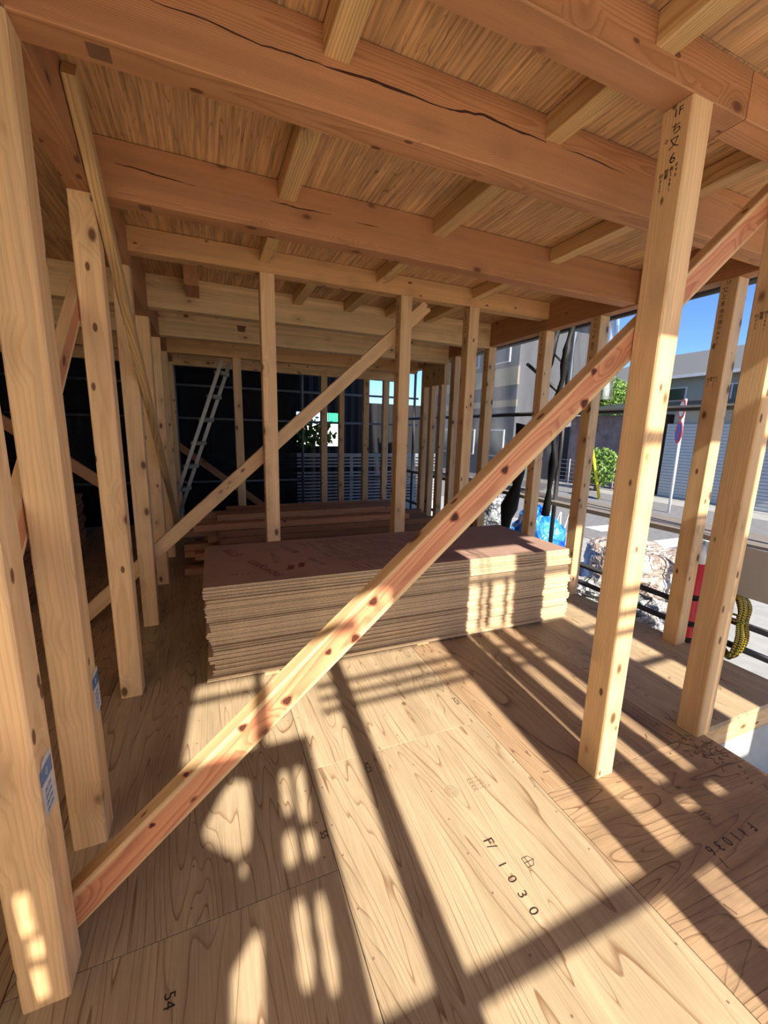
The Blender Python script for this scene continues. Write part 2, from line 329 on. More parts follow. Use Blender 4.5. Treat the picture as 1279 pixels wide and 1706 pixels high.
def cutout(name, outer, holes, y, th, mat):
    """upright sheet in the plane y with holes cut through; outlines are (x, z)"""
    cu = bpy.data.curves.new(name, 'CURVE'); cu.dimensions = '2D'; cu.fill_mode = 'BOTH'; cu.extrude = th / 2
    for poly in [outer] + holes:
        s = cu.splines.new('POLY'); s.points.add(len(poly) - 1); s.use_cyclic_u = True
        for p, (a, b) in zip(s.points, poly): p.co = (a, b, 0, 1)
    t = bpy.data.objects.new('cut_tmp', cu); COL.objects.link(t); bpy.context.view_layer.update()
    me = bpy.data.meshes.new_from_object(t.evaluated_get(bpy.context.evaluated_depsgraph_get())); bpy.data.objects.remove(t); bpy.data.curves.remove(cu)
    me.transform(Matrix(((1, 0, 0, 0), (0, 0, -1, y), (0, 1, 0, 0), (0, 0, 0, 1)))); me.materials.clear()
    return link(name, me, mat)
def crumple(name, cx, cy, z0, rx, ry, h, mat, seed, rough=0.25, nu=26, nv=12, pw=2.2):
    rnd = random.Random(seed); ph = [(rnd.uniform(1, 7), rnd.uniform(1, 7), rnd.uniform(0, 6.3)) for _ in range(9)]
    V, F = [], []
    for j in range(nv + 1):
        t = j / nv
        for i in range(nu):
            a = 2 * math.pi * i / nu; k = max(0, 1 - t ** pw) ** (1 / pw)
            d = sum(math.sin(p * a + q * 3 * t + s) for p, q, s in ((round(p), q, s) for p, q, s in ph)) / 9 + rnd.uniform(-0.25, 0.25)
            s = 1 + rough * d
            V.append((rx * k * math.cos(a) * s, ry * k * math.sin(a) * s, h * t * (1 + rough * 0.5 * d)))
    for j in range(nv):
        for i in range(nu): F.append((j * nu + i, j * nu + (i + 1) % nu, (j + 1) * nu + (i + 1) % nu, (j + 1) * nu + i))
    F.append(tuple(range(nu - 1, -1, -1))); F.append(tuple(nv * nu + i for i in range(nu)))
    o = link(name, mesh(name, V, F), mat); o.location = (cx, cy, z0); return o
def sheet(name, pts, nx, ny, amp, mat, seed, th=0.004):
    """rippled sheet spanning four corners (given in order), with thickness"""
    rnd = random.Random(seed); A, B, C_, D = [Vector(p) for p in pts]; nrm = (B - A).cross(D - A).normalized(); V, F = [], []
    ph = [rnd.uniform(0, 6.3) for _ in range(6)]
    for s in (0, 1):
        for j in range(ny + 1):
            for i in range(nx + 1):
                u, v = i / nx, j / ny; p = (A * (1 - u) + B * u) * (1 - v) + (D * (1 - u) + C_ * u) * v
                d = math.sin(u * 17 + ph[0] + 2 * v) + 0.7 * math.sin(u * 41 + ph[1] - 3 * v) + 0.6 * math.sin(v * 11 + ph[2] + u * 4)
                V.append(p + nrm * (amp * d * 0.5 + s * th) - A)
    W = nx + 1; N = W * (ny + 1)
    for j in range(ny):
        for i in range(nx):
            q = (j * W + i, j * W + i + 1, (j + 1) * W + i + 1, (j + 1) * W + i); F.append(tuple(reversed(q))); F.append(tuple(N + k for k in q))
    rim = [i for i in range(W)] + [j * W + nx for j in range(1, ny + 1)] + [ny * W + i for i in range(nx - 1, -1, -1)] + [j * W for j in range(ny - 1, 0, -1)]
    for k in range(len(rim)): a, b = rim[k], rim[(k + 1) % len(rim)]; F.append((a, b, N + b, N + a))
    o = link(name, mesh(name, V, F), mat); o.location = A
    for p in o.data.polygons: p.use_smooth = True
    return o

# ------------------------------------------------------------------ floor (plywood panels on the joists)
floor = tag(empty('floor', (0, 0, -0.03)), 'plywood subfloor of the timber frame', None, None, 'structure')
def panel(parent, name, x0, x1, y0, y1, ztop, th, mat, along='y', gap=0.0012):
    x0 += gap; x1 -= gap; y0 += gap; y1 -= gap
    cx, cy = (x0 + x1) / 2, (y0 + y1) / 2; a, b = (x1 - x0) / 2, (y1 - y0) / 2
    if along == 'x': a, b = b, a
    c = 0.0007; V = []
    for z, k in ((-th, 0), (-c, 0), (0, c)):
        V += [(-a + k, -b + k, z), (a - k, -b + k, z), (a - k, b - k, z), (-a + k, b - k, z)]
    F = [(3, 2, 1, 0), (8, 9, 10, 11)] + [(r + i, r + (i + 1) % 4, r + 4 + (i + 1) % 4, r + 4 + i) for r in (0, 4) for i in range(4)]
    rz = math.pi / 2 if along == 'x' else 0.0
    o = link(name, mesh(name, V, F), mat, parent)
    o.matrix_local = Matrix.Translation(Vector((cx, cy, ztop)) - parent.location) @ Matrix.Rotation(rz, 4, 'Z'); return o
FP = {}
xs = [-3.30, -2.39, -1.48, -0.57, 0.34, 1.25]
offs = [0.667, -0.243, 0.667, 1.122 - 1.82, 1.577 - 1.82]
for i in range(5):
    y = offs[i] - (0 if offs[i] < -0.1 else 1.82); ys = [max(-0.15, y)]
    while y < 7.08: y += 1.82; ys.append(min(y, 7.1))
    ys = [v for k, v in enumerate(ys) if k == 0 or v > ys[k - 1] + 0.02]
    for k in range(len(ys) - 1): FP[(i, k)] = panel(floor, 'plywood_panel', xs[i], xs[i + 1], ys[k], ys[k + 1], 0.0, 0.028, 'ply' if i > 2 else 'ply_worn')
# strip by the outer posts and the projecting bay on the far side of them
FP['R0'] = panel(floor, 'plywood_panel', 1.25, 2.275, -0.15, 1.095, 0.0, 0.028, 'ply_worn', 'x')
FP['R1'] = panel(floor, 'plywood_panel', 1.25, 2.16, 1.095, 2.915, 0.0, 0.028, 'ply_worn')
FP['R2'] = panel(floor, 'plywood_panel', 1.25, 2.16, 2.915, 4.735, 0.0, 0.028, 'ply_worn')
FP['R3'] = panel(floor, 'plywood_panel', 1.25, 2.16, 4.735, 7.1, 0.0, 0.028, 'ply_worn')
FP['B0'] = panel(floor, 'plywood_panel', 2.16, 3.21, 1.095, 2.915, 0.0, 0.028, 'ply')
FP['B1'] = panel(floor, 'plywood_panel', 2.16, 3.21, 2.915, 4.735, 0.0, 0.028, 'ply_worn')
FP['B2'] = panel(floor, 'plywood_panel', 2.16, 3.21, 4.735, 7.1, 0.0, 0.028, 'ply_worn')
# stamped marks on the floor
lettering('stamped_text', 'F/', 0.056, (0.886, 1.005, 0.0008), (0, -1, 0), (1, 0, 0), 'ink', FP[(4, 0)])
for ch, yy in (('1', 0.925), ('0', 0.873), ('3', 0.822), ('0', 0.770)):
    lettering('stamped_text', ch, 0.046, (0.880, yy, 0.0008), (0, -1, 0), (1, 0, 0), 'ink', FP[(4, 0)])
for ch, xx in (('F', 1.893), ('1', 1.834), ('1', 1.784), ('0', 1.734), ('3', 1.683), ('6', 1.634)):
    lettering('stamped_text', ch, 0.050, (xx, 0.682, 0.0008), (-1, 0, 0), (0, -1, 0), 'ink', FP['R0'])
lettering('stamped_text', '/', 0.050, (1.629, 0.637, 0.0008), (-1, 0, 0), (0, -1, 0), 'ink', FP['R0'])
def house_mark(cx, cy, s, ang, parent):
    pts = [(-1, -1), (1, -1), (1, 0.5), (0, 1.3), (-1, 0.5)]; segs = [(pts[i], pts[(i + 1) % 5]) for i in range(5)] + [((0, -1), (0, 1.3)), ((-1, -0.2), (1, -0.2))]
    V, F = [], []
    for (a, b) in segs:
        a, b = Vector(a) * s, Vector(b) * s; t = (b - a).normalized(); q = Vector((-t.y, t.x)) * 0.0011; k = len(V)
        V += [Vector((p.x, p.y, 0.0007)) for p in (a - q, b - q, b + q, a + q)]; F.append((k, k + 1, k + 2, k + 3))
    me = mesh('house_mark', V, F); me.transform(Matrix.Translation((cx, cy, 0)) @ Matrix.Rotation(ang, 4, 'Z')); return wchild('house_mark', me, 'ink', parent)
house_mark(0.975, 0.900, 0.017, -math.pi / 2, FP[(4, 0)]); house_mark(1.77, 0.782, 0.017, math.pi, FP['R0'])
def ring_mark(cx, cy, parent, mat='ink_faint'):
    V, F = [], []
    for r in (0.010, 0.018, 0.027):
        k = len(V)
        for i in range(32):
            a = 2 * math.pi * i / 32
            for rr in (r - 0.0009, r + 0.0009): V.append((cx + rr * math.cos(a), cy + rr * math.sin(a), 0.0006))
        F += [(k + 2 * i, k + 2 * i + 1, k + (2 * i + 3) % 64, k + (2 * i + 2) % 64) for i in range(32)]
    return wchild('round_stamp', mesh('round_stamp', V, F), mat, parent)
ring_mark(0.875, 1.252, FP[(4, 0)]); ring_mark(0.02, 2.205, FP[(3, 1)])
for k in range(4):
    lettering('stamped_text', 'JAS 1 F C 24mm'[: 8 + k], 0.017, (0.995 + 0.004 * k, 1.275 - 0.018 * k, 0.0007), (1, -0.08, 0), (0.08, 1, 0), 'ink_faint', FP[(4, 0)])
lettering('stamped_text', '55', 0.035, (0.345 - 0.02, 1.262, 0.0007), (0, -1, 0), (1, 0, 0), 'ink', FP[(3, 1)])
lettering('stamped_text', 'XZ5', 0.035, (0.59, 1.50, 0.0007), (0, -1, 0), (1, 0, 0), 'ink', FP[(4, 0)])
lettering('stamped_text', 'XZ6', 0.035, (1.22, 1.76, 0.0007), (0, -1, 0), (1, 0, 0), 'ink', FP[(4, 1)])
lettering('stamped_text', '54', 0.04, (-0.17, 0.965, 0.0007), (0, -1, 0), (1, 0, 0), 'ink', FP[(3, 0)])
for k, ch in enumerate('F1030'):
    lettering('stamped_text', ch, 0.046, (2.62 + 0.062 * k, 1.47 - 0.06 * k, 0.0008), (0.6, -0.6, 0), (0.6, 0.6, 0), 'ink_faint', FP['B0'])
# floor nails
def nails(parent, x0, x1, y0, y1):
    V, F = [], []
    rows = [x0 + 0.03, (x0 + x1) / 2, x1 - 0.03]
    for x in rows:
        y = y0 + 0.05
        while y < y1:
            k = len(V); px, py = x + random.uniform(-.008, .008), y + random.uniform(-.02, .02)
            V += [(px + 0.0042 * math.cos(t * math.pi / 3), py + 0.0042 * math.sin(t * math.pi / 3), 0.0006) for t in range(6)]; F.append(tuple(range(k, k + 6))); y += 0.15
    o = wchild('nail_heads', mesh('nail_heads', V, F), 'ink_faint', parent); o['kind'] = 'stuff'; return o
nails(FP[(4, 0)], 0.34, 1.25, 0.2, 1.57); nails(FP[(3, 1)], -0.57, 0.34, 1.13, 2.9); nails(FP[(4, 1)], 0.34, 1.25, 1.6, 2.4)

# rim and sill under the projecting bay and the outer edge
tag(timber('edge_joist', (2.28, 1.15, -0.09), (3.095, 1.15, -0.09), 0.1, 0.12, 'pine', (0, 1, 0)), 'pale edge joist under the projecting bay floor beside the post', 'joist')
tag(timber('edge_joist', (3.15, 1.1, -0.09), (3.15, 7.1, -0.09), 0.1, 0.12, 'pine', (1, 0, 0)), 'long edge joist under the outer side of the bay', 'joist')
tag(timber('edge_joist', (2.22, -0.15, -0.09), (2.22, 1.09, -0.09), 0.1, 0.12, 'pine', (1, 0, 0)), 'edge joist under the worn floor strip near the two front posts', 'joist')
for k, (a, b, c, d) in enumerate(((-3.3, 2.2, -0.12, 0.02), (2.14, 2.27, 0.02, 1.1), (2.27, 3.2, 1.1, 1.22), (3.08, 3.2, 1.22, 7.05), (-3.3, 3.08, 6.93, 7.05), (-3.3, -3.18, 0.02, 6.93))):
    tag(box('wall_foundation', a, b, c, d, -0.6, -0.15, 'foundation'), kind='structure')

V, F = [], []; rd = random.Random(4)
for k in range(120):
    cx, cy = (2.16 + rd.gauss(0, 0.07), 1.03 + rd.gauss(0, 0.09)) if k < 85 else (rd.uniform(1.3, 2.2), rd.uniform(0.4, 2.3))
    if 2.20 < cx < 2.33 and 1.06 < cy < 1.19 or cx > 2.25: continue
    a, l, w = rd.uniform(0, 6.3), rd.uniform(0.004, 0.018), rd.uniform(0.001, 0.003); c_, s_ = math.cos(a), math.sin(a); q = len(V)
    for z in (0.0006, 0.0026):
        V += [(cx + c_ * u * l - s_ * v * w, cy + s_ * u * l + c_ * v * w, z) for u, v in ((-1, -1), (1, -1), (1, 1), (-1, 1))]
    F += [(q + 4, q + 5, q + 6, q + 7)] + [(q + i, q + (i + 1) % 4, q + 4 + (i + 1) % 4, q + 4 + i) for i in range(4)]
tag(link('wood_shavings', mesh('wood_shavings', V, F), 'ink_faint'), 'scattered wood shavings round the foot of the outer post', 'shavings', None, 'stuff')

# ------------------------------------------------------------------ ceiling
ceiling = tag(empty('ceiling', (0, 0, 2.74)), 'plywood deck above the beams', None, None, 'structure')
cxs = [-3.30, -2.39, -1.42, -0.51, 0.40, 1.31, 2.22, 3.21]
for i in range(7):
    y = 0.16 - (0.91 if i % 2 else 0)
    while y < 7.0:
        a, b = max(0.16, y), min(7.1, y + 1.82)
        if b - a > 0.05: panel(ceiling, 'plywood_panel', cxs[i], cxs[i + 1], a, b, 2.764, 0.024, 'ply_ceil')
        y += 1.82
# upper storey of the house, above the deck
tag(box('wall_upper_storey', -3.3, 3.2, 0.16, 7.1, 2.775, 5.6, 'ply_edge'), kind='structure')

# ------------------------------------------------------------------ beams
def beamx(x0, x1, y, zb, zt, mat, label, w=0.105, name='ceiling_beam', group=None):
    o = timber(name, (x0, y + w / 2, (zb + zt) / 2), (x1, y + w / 2, (zb + zt) / 2), zt - zb, w, mat, (0, 0, 1)); return tag(o, label, 'beam', group)
def beamy(x, y0, y1, zb, zt, mat, label, w=0.105, name='girder'):
    o = timber(name, (x + w / 2, y0, (zb + zt) / 2), (x + w / 2, y1, (zb + zt) / 2), w, zt - zb, mat, (1, 0, 0)); return tag(o, label, 'beam')
T = 2.738
b_front = beamx(-3.2, 2.32, 0.165, 2.58, T, 'fir', 'edge beam over the front opening behind the viewpoint')
b0a = beamx(-0.411, 1.787, 1.073, 2.59, T, 'fir', 'shallow reddish beam resting on the stamped post at upper right, long piece')
b0b = beamx(1.792, 2.325, 1.073, 2.59, T, 'fir', 'short end piece of the shallow reddish beam right of the stamped post')
b1 = beamx(-0.411, 3.095, 1.525, 2.5, T, 'fir', 'nearest deep reddish beam, split by a long drying crack')
b2 = beamx(-0.411, 3.095, 2.435, 2.5, T, 'fir', 'second deep reddish beam from the viewpoint, with short cracks')
b3 = beamx(-0.411, 3.095, 3.345, 2.59, T, 'orange_pine', 'shallow knotty beam on top of the posts behind the board stack')
b4 = beamx(-3.1, 3.095, 4.255, 2.472, T, 'glulam', 'pale laminated beam just beyond the partition posts', 0.12)
b5 = beamx(-3.1, 3.095, 5.165, 2.42, T - 0.05, 'glulam', 'pale laminated beam between the two farther ones, with a dovetail notch', 0.12)
b6 = beamx(-3.1, 3.095, 6.075, 2.39, T - 0.05, 'orange_pine', 'brownish beam nearest the back opening')
b7 = beamx(-3.1, 3.2, 6.985, 2.36, 2.56, 'pine', 'head beam over the studs of the back wall')
g_l1 = beamy(-0.514, 0.165, 3.45, 2.5, T, 'fir', 'reddish girder over the nearest posts of the side wall')
g_l2 = beamy(-0.514, 3.455, 7.09, 2.395, T, 'fir', 'deeper girder over the far posts of the side wall')
g_r = beamy(3.095, 1.1, 5.30, 2.49, T, 'fir', 'reddish girder along the open street side, over the sunlit posts')
g_r2 = beamy(3.095, 5.31, 7.09, 2.45, T, 'pine', 'pale girder at the back end of the street side')
tag(box('lintel_panel', 3.10, 3.19, 5.26, 5.85, 2.16, 2.445, 'glulam'), 'pale panel above the slim studs at the back corner', 'panel')
# filled mortises, cracks
def plate(name, x0, x1, y0, y1, z, mat, parent, t=0.0012):
    return wchild(name, box_mesh(name, x0, x1, y0, y1, z - t, z), mat, parent)
plate('filled_mortise', -0.25, -0.194, 1.553, 1.606, 2.5, 'mortise', b1); plate('filled_mortise', -0.242, -0.190, 2.457, 2.508, 2.5, 'mortise', b2)
def crack(pts, y, w, parent):
    V, F = [], []
    n = len(pts)
    for i, (x, z) in enumerate(pts):
        k = w * (0.25 + 0.75 * math.sin(math.pi * (i + 0.15) / (n - 0.7))) * random.uniform(0.6, 1.2)
        V += [(x, y, z - k / 2), (x, y, z + k / 2)]
    F = [(2 * i, 2 * i + 2, 2 * i + 3, 2 * i + 1) for i in range(n - 1)]
    return wchild('drying_crack', mesh('drying_crack', V, F), 'crack', parent)
def wob(pts, m=4, a=0.002):
    out = []
    for (x0, z0), (x1, z1) in zip(pts, pts[1:]):
        for k in range(m): t = k / m; out.append((x0 + (x1 - x0) * t, z0 + (z1 - z0) * t + random.uniform(-a, a)))
    return out + [pts[-1]]
crack(wob([(-0.083, 2.626), (0.06, 2.627), (0.209, 2.617), (0.326, 2.623), (0.403, 2.623)]), 1.5244, 0.006, b1)
crack(wob([(0.403, 2.623), (0.524, 2.631), (0.609, 2.631), (0.842, 2.63)]), 1.5244, 0.010, b1)
crack(wob([(0.842, 2.63), (0.93, 2.642), (1.009, 2.653), (1.149, 2.646), (1.314, 2.643)]), 1.5244, 0.011, b1)
crack(wob([(1.40, 2.645), (1.579, 2.644), (1.764, 2.635)]), 1.5244, 0.005, b1)
crack(wob([(-0.323, 2.637), (-0.241, 2.638), (-0.157, 2.628), (0.008, 2.62)]), 2.4344, 0.006, b2)
crack(wob([(0.358, 2.63), (0.434, 2.632), (0.512, 2.626), (0.681, 2.632)]), 2.4344, 0.006, b2)
crack(wob([(0.818, 2.623), (0.966, 2.625)]), 2.4344, 0.005, b2)
# dovetail notch in the middle laminated beam
nx0 = 0.36; wchild('dovetail_notch', mesh('dovetail_notch', [(nx0, 5.1638, 2.60), (nx0 + 0.10, 5.1638, 2.60), (nx0 + 0.085, 5.1638, 2.535), (nx0 + 0.015, 5.1638, 2.535)], [(3, 2, 1, 0)]), 'mortise', b5)
# joists
rows = [(0.27, 1.073, (0.40, 1.305, 2.215), 'between the front edge beam and the shallow beam'), (1.178, 1.525, (0.40, 1.305, 2.215), 'between the shallow beam and the cracked beam'),
        (1.63, 2.435, (0.40, 1.305, 2.215), 'between the two deep reddish beams'), (2.54, 3.345, (0.405, 1.305, 2.215), 'between the second deep beam and the partition beam'),
        (3.45, 4.255, (0.81, 1.315, 1.765, 2.215), 'between the partition beam and the first laminated beam')]
nth = ('first', 'second', 'third', 'fourth')
for y0, y1, X, txt in rows:
    for k, x in enumerate(X):
        tag(timber('ceiling_joist', (x + 0.0435, y0 + .001, 2.694), (x + 0.0435, y1 - .001, 2.694), 0.087, 0.088, 'joist', (1, 0, 0)), 'pale square joist ' + txt + ', ' + nth[k] + ' from the left', 'joist', 'short joists under the plywood deck')
tag(timber('ceiling_joist', (-0.055, 3.9, 2.664), (-0.055, 4.254, 2.664), 0.108, 0.148, 'fir', (1, 0, 0)), 'reddish joist stub hanging against the first laminated beam', 'joist')
for x in (-2.4, -1.45):
    tag(timber('ceiling_joist', (x, 0.28, 2.694), (x, 4.25, 2.694), 0.087, 0.088, 'joist', (1, 0, 0)), 'joist over the dim side room, ' + ('farther from' if x < -2 else 'nearer to') + ' the posts', 'joist')

# ------------------------------------------------------------------ posts
def post(x0, y0, zt, mat, label, w=0.105, d=0.105, z0=0.0, group=None, name='timber_post'):
    o = timber(name, (x0 + w / 2, y0 + d / 2, z0), (x0 + w / 2, y0 + d / 2, zt), w, d, mat, (1, 0, 0), None, 0.005); return tag(o, label, 'post', group)
XL = -0.514
p0 = post(XL, 1.073, 2.498, 'pine', 'pale post nearest the viewpoint at the lower left corner, with blue sticker', 0.104)
p1 = post(XL, 1.525, 2.498, 'pine', 'tall pale post at the left edge, reaching the picture top, second from viewpoint', 0.104)
p2 = post(XL, 2.435, 2.498, 'pine', 'third pale post of the side wall, crossed at the top by a thin brace', 0.104)
p3 = post(XL, 3.345, 2.498, 'pine', 'fourth pale post of the side wall, in line with the partition', 0.104)
sw = ['fifth', 'sixth', 'seventh', 'last']
for k, y in enumerate((4.255, 5.165, 6.075, 6.985)):
    post(XL, y, 2.393 if y < 6.9 else 2.355, 'pine', sw[k] + ' pale post of the side wall, counted from the viewpoint', 0.104)
r1 = post(1.507, 1.073, 2.588, 'pine', 'big pale post stamped 1F with lettering at its top, standing alone at right')
r0 = post(2.215, 1.073, 2.588, 'pine', 'knotty post at the right edge in front of the yellow rope')
w2 = post(3.095, 1.738, 2.488, 'pine', 'street-side post seen between the two front right posts, stamped at the top')
w3 = post(3.095, 2.735, 2.488, 'pine', 'street-side post right of the board stack, crossed by the long brace')
w4 = post(3.095, 3.350, 2.488, 'pine', 'street-side post in front of the blue bag')
w5 = post(3.095, 4.255, 2.488, 'pine', 'street-side post beside the partition corner, with the clear sheet behind')
m1 = post(0.404, 3.345, 2.588, 'pine', 'partition post rising behind the printed board end of the stack')
m2 = post(1.527, 3.345, 2.588, 'pine', 'middle partition post behind the board stack')
m3 = post(2.198, 3.345, 2.588, 'pine', 'partition post nearest the street side')
post(0.355, 6.075, 2.388, 'pine', 'dim post under the brownish beam beside the ladder')
for x, w, t in ((1.78, 0.105, 'first'), (2.095, 0.09, 'second'), (2.535, 0.105, 'third'), (2.91, 0.105, 'fourth')):
    post(x, 6.985, 2.358, 'pine', t + ' slim stud from the ladder in the dark back wall', w, 0.09, group='back wall studs', name='wall_stud')
for y, zt, t in ((5.84, 2.40, 'first'), (5.60, 2.16, 'second'), (5.32, 2.16, 'third')):
    post(3.10, y, zt if zt < 2.3 else 2.448, 'pine', t + ' stud from the back corner in the street-side wall', 0.09, 0.09 if t != 'first' else 0.105, group='street side studs', name='wall_stud')
post(3.095, 4.985, 2.488, 'pine', 'street-side post between the slim studs and the partition')
# dim side room posts
for y, t in ((1.525, 'near'), (4.255, 'far')):
    post(-2.75, y, 2.46 if y > 4 else 2.73, 'pine', t + ' post in the dim side room', 0.104)

# stamped lettering on posts (face towards the room, reading down)
def stamp(parent, x, y, items, mat='ink'):
    for body, size, z, dy in items: lettering('stamped_text', body, size, (x - 0.0007, y + dy, z), (0, -1, 0), (0, 0, 1), mat, parent, line=1.05)
grid = [('0\n4\n2\n5', .011), ('管\n番', .011), ('長\n2\n5\n8\n1', .011), ('0\n9\n6', .011)]
def small_grid(parent, x, y, z, s=0.014):
    for k, (b, q) in enumerate((('材\n0\n2\n5', 0), ('管\n番', 0), ('長\n2\n6\n8\n1', 0), ('0\n9\n6', 0))):
        rows_ = b.count('\n'); lettering('stamped_text', b, s, (x - 0.0007, y + 0.0255 - 0.017 * k, z - rows_ * s * 0.55 + 0.004 * k), (0, -1, 0), (0, 0, 1), 'ink', parent, line=0.95)
stamp(r1, 1.507, 1.117, [('1F', 0.034, 2.561, 0.002), ('ち', 0.037, 2.512, 0), ('又', 0.037, 2.470, 0.002), ('6', 0.044, 2.424, 0), ('0', 0.02, 2.488, 0.03)]); small_grid(r1, 1.507, 1.124, 2.388, 0.016)
stamp(w2, 3.095, 1.797, [('1F', 0.034, 2.466, 0), ('又', 0.036, 2.425, 0.01), ('と', 0.036, 2.385, 0.01), ('8', 0.042, 2.345, 0.012)] + [(c, 0.029, 2.300 - 0.033 * k, 0.010) for k, c in enumerate('南花壇①AP1')]); small_grid(w2, 3.095, 1.795, 1.885, 0.015)
small_grid(r0, 2.215, 1.125, 2.02, 0.017)
for ps, yy, ch in ((w3, 2.735, '又へ8'), (w4, 3.35, '又ほ8'), (w5, 4.255, '又に8'), ):
    stamp(ps, 3.095, yy + 0.055, [('1F', 0.036, 2.462, 0)] + [(c, 0.038, 2.415 - 0.045 * k, 0.004) for k, c in enumerate(ch)] + [('間\n柱', 0.03, 2.25, 0.004)])
for ps, xx in ((m2, 1.527), (m3, 2.198)):
    stamp(ps, xx, 3.40, [(c, 0.045, 2.50 - 0.05 * k, 0.0) for k, c in enumerate('又3上')] + [('管\n番\n5\n2', 0.028, 2.28, 0)])
# blue and white stickers on the two nearest posts
def sticker(parent, y0, z, yw=0.075):
    x = -0.4093
    wchild('blue_label', mesh('blue_label', [(x, y0, z - .04), (x, y0 + yw, z - .045), (x, y0 + yw, z), (x, y0, z)], [(0, 1, 2, 3)]), 'blue_print', parent)
    wchild('white_label', mesh('white_label', [(x, y0, z - .125), (x, y0 + yw, z - .14), (x, y0 + yw, z - .045), (x, y0, z - .04)], [(0, 1, 2, 3)]), 'white_print', parent)
    wchild('white_label', mesh('white_label', [(x, y0 + .01, z), (x, y0 + yw, z), (x, y0 + yw, z + .018), (x, y0 + .02, z + .018)], [(0, 1, 2, 3)]), 'white_print', parent)
    for k in range(5):
        lettering('label_text', '0' if k == 0 else 'JAS E95', 0.030 if k == 0 else 0.013, (x + 0.0006, y0 + yw / 2, z - 0.022 if k == 0 else z - 0.045 - 0.018 * k), (0, 1, -0.05), (0, 0, 1), 'white_print' if k == 0 else 'blue_print', parent)
sticker(p0, 1.088, 0.668); sticker(p1, 1.566, 0.620)

# ------------------------------------------------------------------ braces
def ext(p, q, y0, y1):  # straight line through two points, cut at two abscissae
    s = (q[1] - p[1]) / (q[0] - p[0]); return (y0, p[1] + s * (y0 - p[0])), (y1, p[1] + s * (y1 - p[0]))
(a0, a1), (c0, c1) = ext((-0.413, 0.138), (2.2, 2.445), -0.50, 2.31)
brace = tag(timber('diagonal_brace', (a0, 1.2115, a1), (c0, 1.2115, c1), 0.094, 0.063, 'cedar', (-0.66, 0, 0.75)), 'long red cedar brace slanting across the whole foreground', 'brace')
M['knot'] = plain('dark_knot', (0.085, 0.026, 0.012), 0.7, 0.3, 0, 0.4, 160)
M['knot_ring'] = plain('knot_ring', (0.36, 0.12, 0.055), 0.7)
for kx, kz, kr in ((0.472, 0.943, .012), (0.41, 0.825, .011), (0.321, 0.793, .008), (0.764, 1.207, .012), (0.96, 1.366, .011), (1.30, 1.61, .013), (1.33, 1.725, .010), (0.188, 0.653, .012), (0.053, 0.595, .009), (-0.109, 0.485, .007), (-0.207, 0.346, .006)):
    V = [(kx, 1.1791, kz)]
    for rr, yy in ((0.55, 1.1791), (1.0, 1.1793), (1.45, 1.1797)):
        for i in range(12):
            t = 2 * math.pi * i / 12; q = rr * kr * (1 + 0.15 * math.sin(3 * t + kx * 40)); u, v = q * 1.25 * math.cos(t), q * math.sin(t); V.append((kx + u * 0.75 - v * 0.66, yy, kz + u * 0.66 + v * 0.75))
    F = [(0, 1 + i, 1 + (i + 1) % 12) for i in range(12)] + [(1 + 12 * r + i, 13 + 12 * r + i, 13 + 12 * r + (i + 1) % 12, 1 + 12 * r + (i + 1) % 12) for r in range(2) for i in range(12)]
    kb = wchild('knot', mesh('knot', V, F), 'knot', brace); kb.data.materials.append(M['knot_ring'])
    for p in kb.data.polygons: p.material_index = 1 if p.index >= 24 or p.index < 0 else 0
(a0, a1), (c0, c1) = ext((-0.865, 0.127), (1.82, 2.565), -0.97, 1.83)
tag(timber('diagonal_brace', (a0, 3.473, a1), (c0, 3.473, c1), 0.102, 0.045, 'pine', (-0.66, 0, 0.75)), 'pale brace rising from the side wall behind the partition posts', 'brace')
tag(timber('diagonal_brace', (-0.383, 2.03, 2.715), (-0.383, 5.80, 0.05), 0.088, 0.045, 'joist', (0, 0.6, 0.75)), 'thin pale brace leaning along the inside of the side wall posts', 'brace')
(a0, a1), (c0, c1) = ext((1.56, 1.23), (2.35, 1.93), 0.35, 2.86)
tag(timber('diagonal_brace', (-0.537, a0, a1), (-0.537, c0, c1), 0.10, 0.04, 'cedar', (0, -0.66, 0.75)), 'reddish brace glimpsed behind the two nearest posts of the side wall', 'brace')
tag(timber('diagonal_brace', (-0.55, 7.115, 1.30), (0.86, 7.115, 0.16), 0.10, 0.04, 'cedar_dark', (0.6, 0, 0.75)), 'dark red brace sloping down behind the ladder', 'brace')
tag(timber('diagonal_brace', (-2.6, 4.2, 2.42), (-0.75, 4.2, 0.9), 0.09, 0.04, 'cedar_dark', (0.6, 0, 0.75)), 'dark brace sloping down in the dim side room', 'brace')

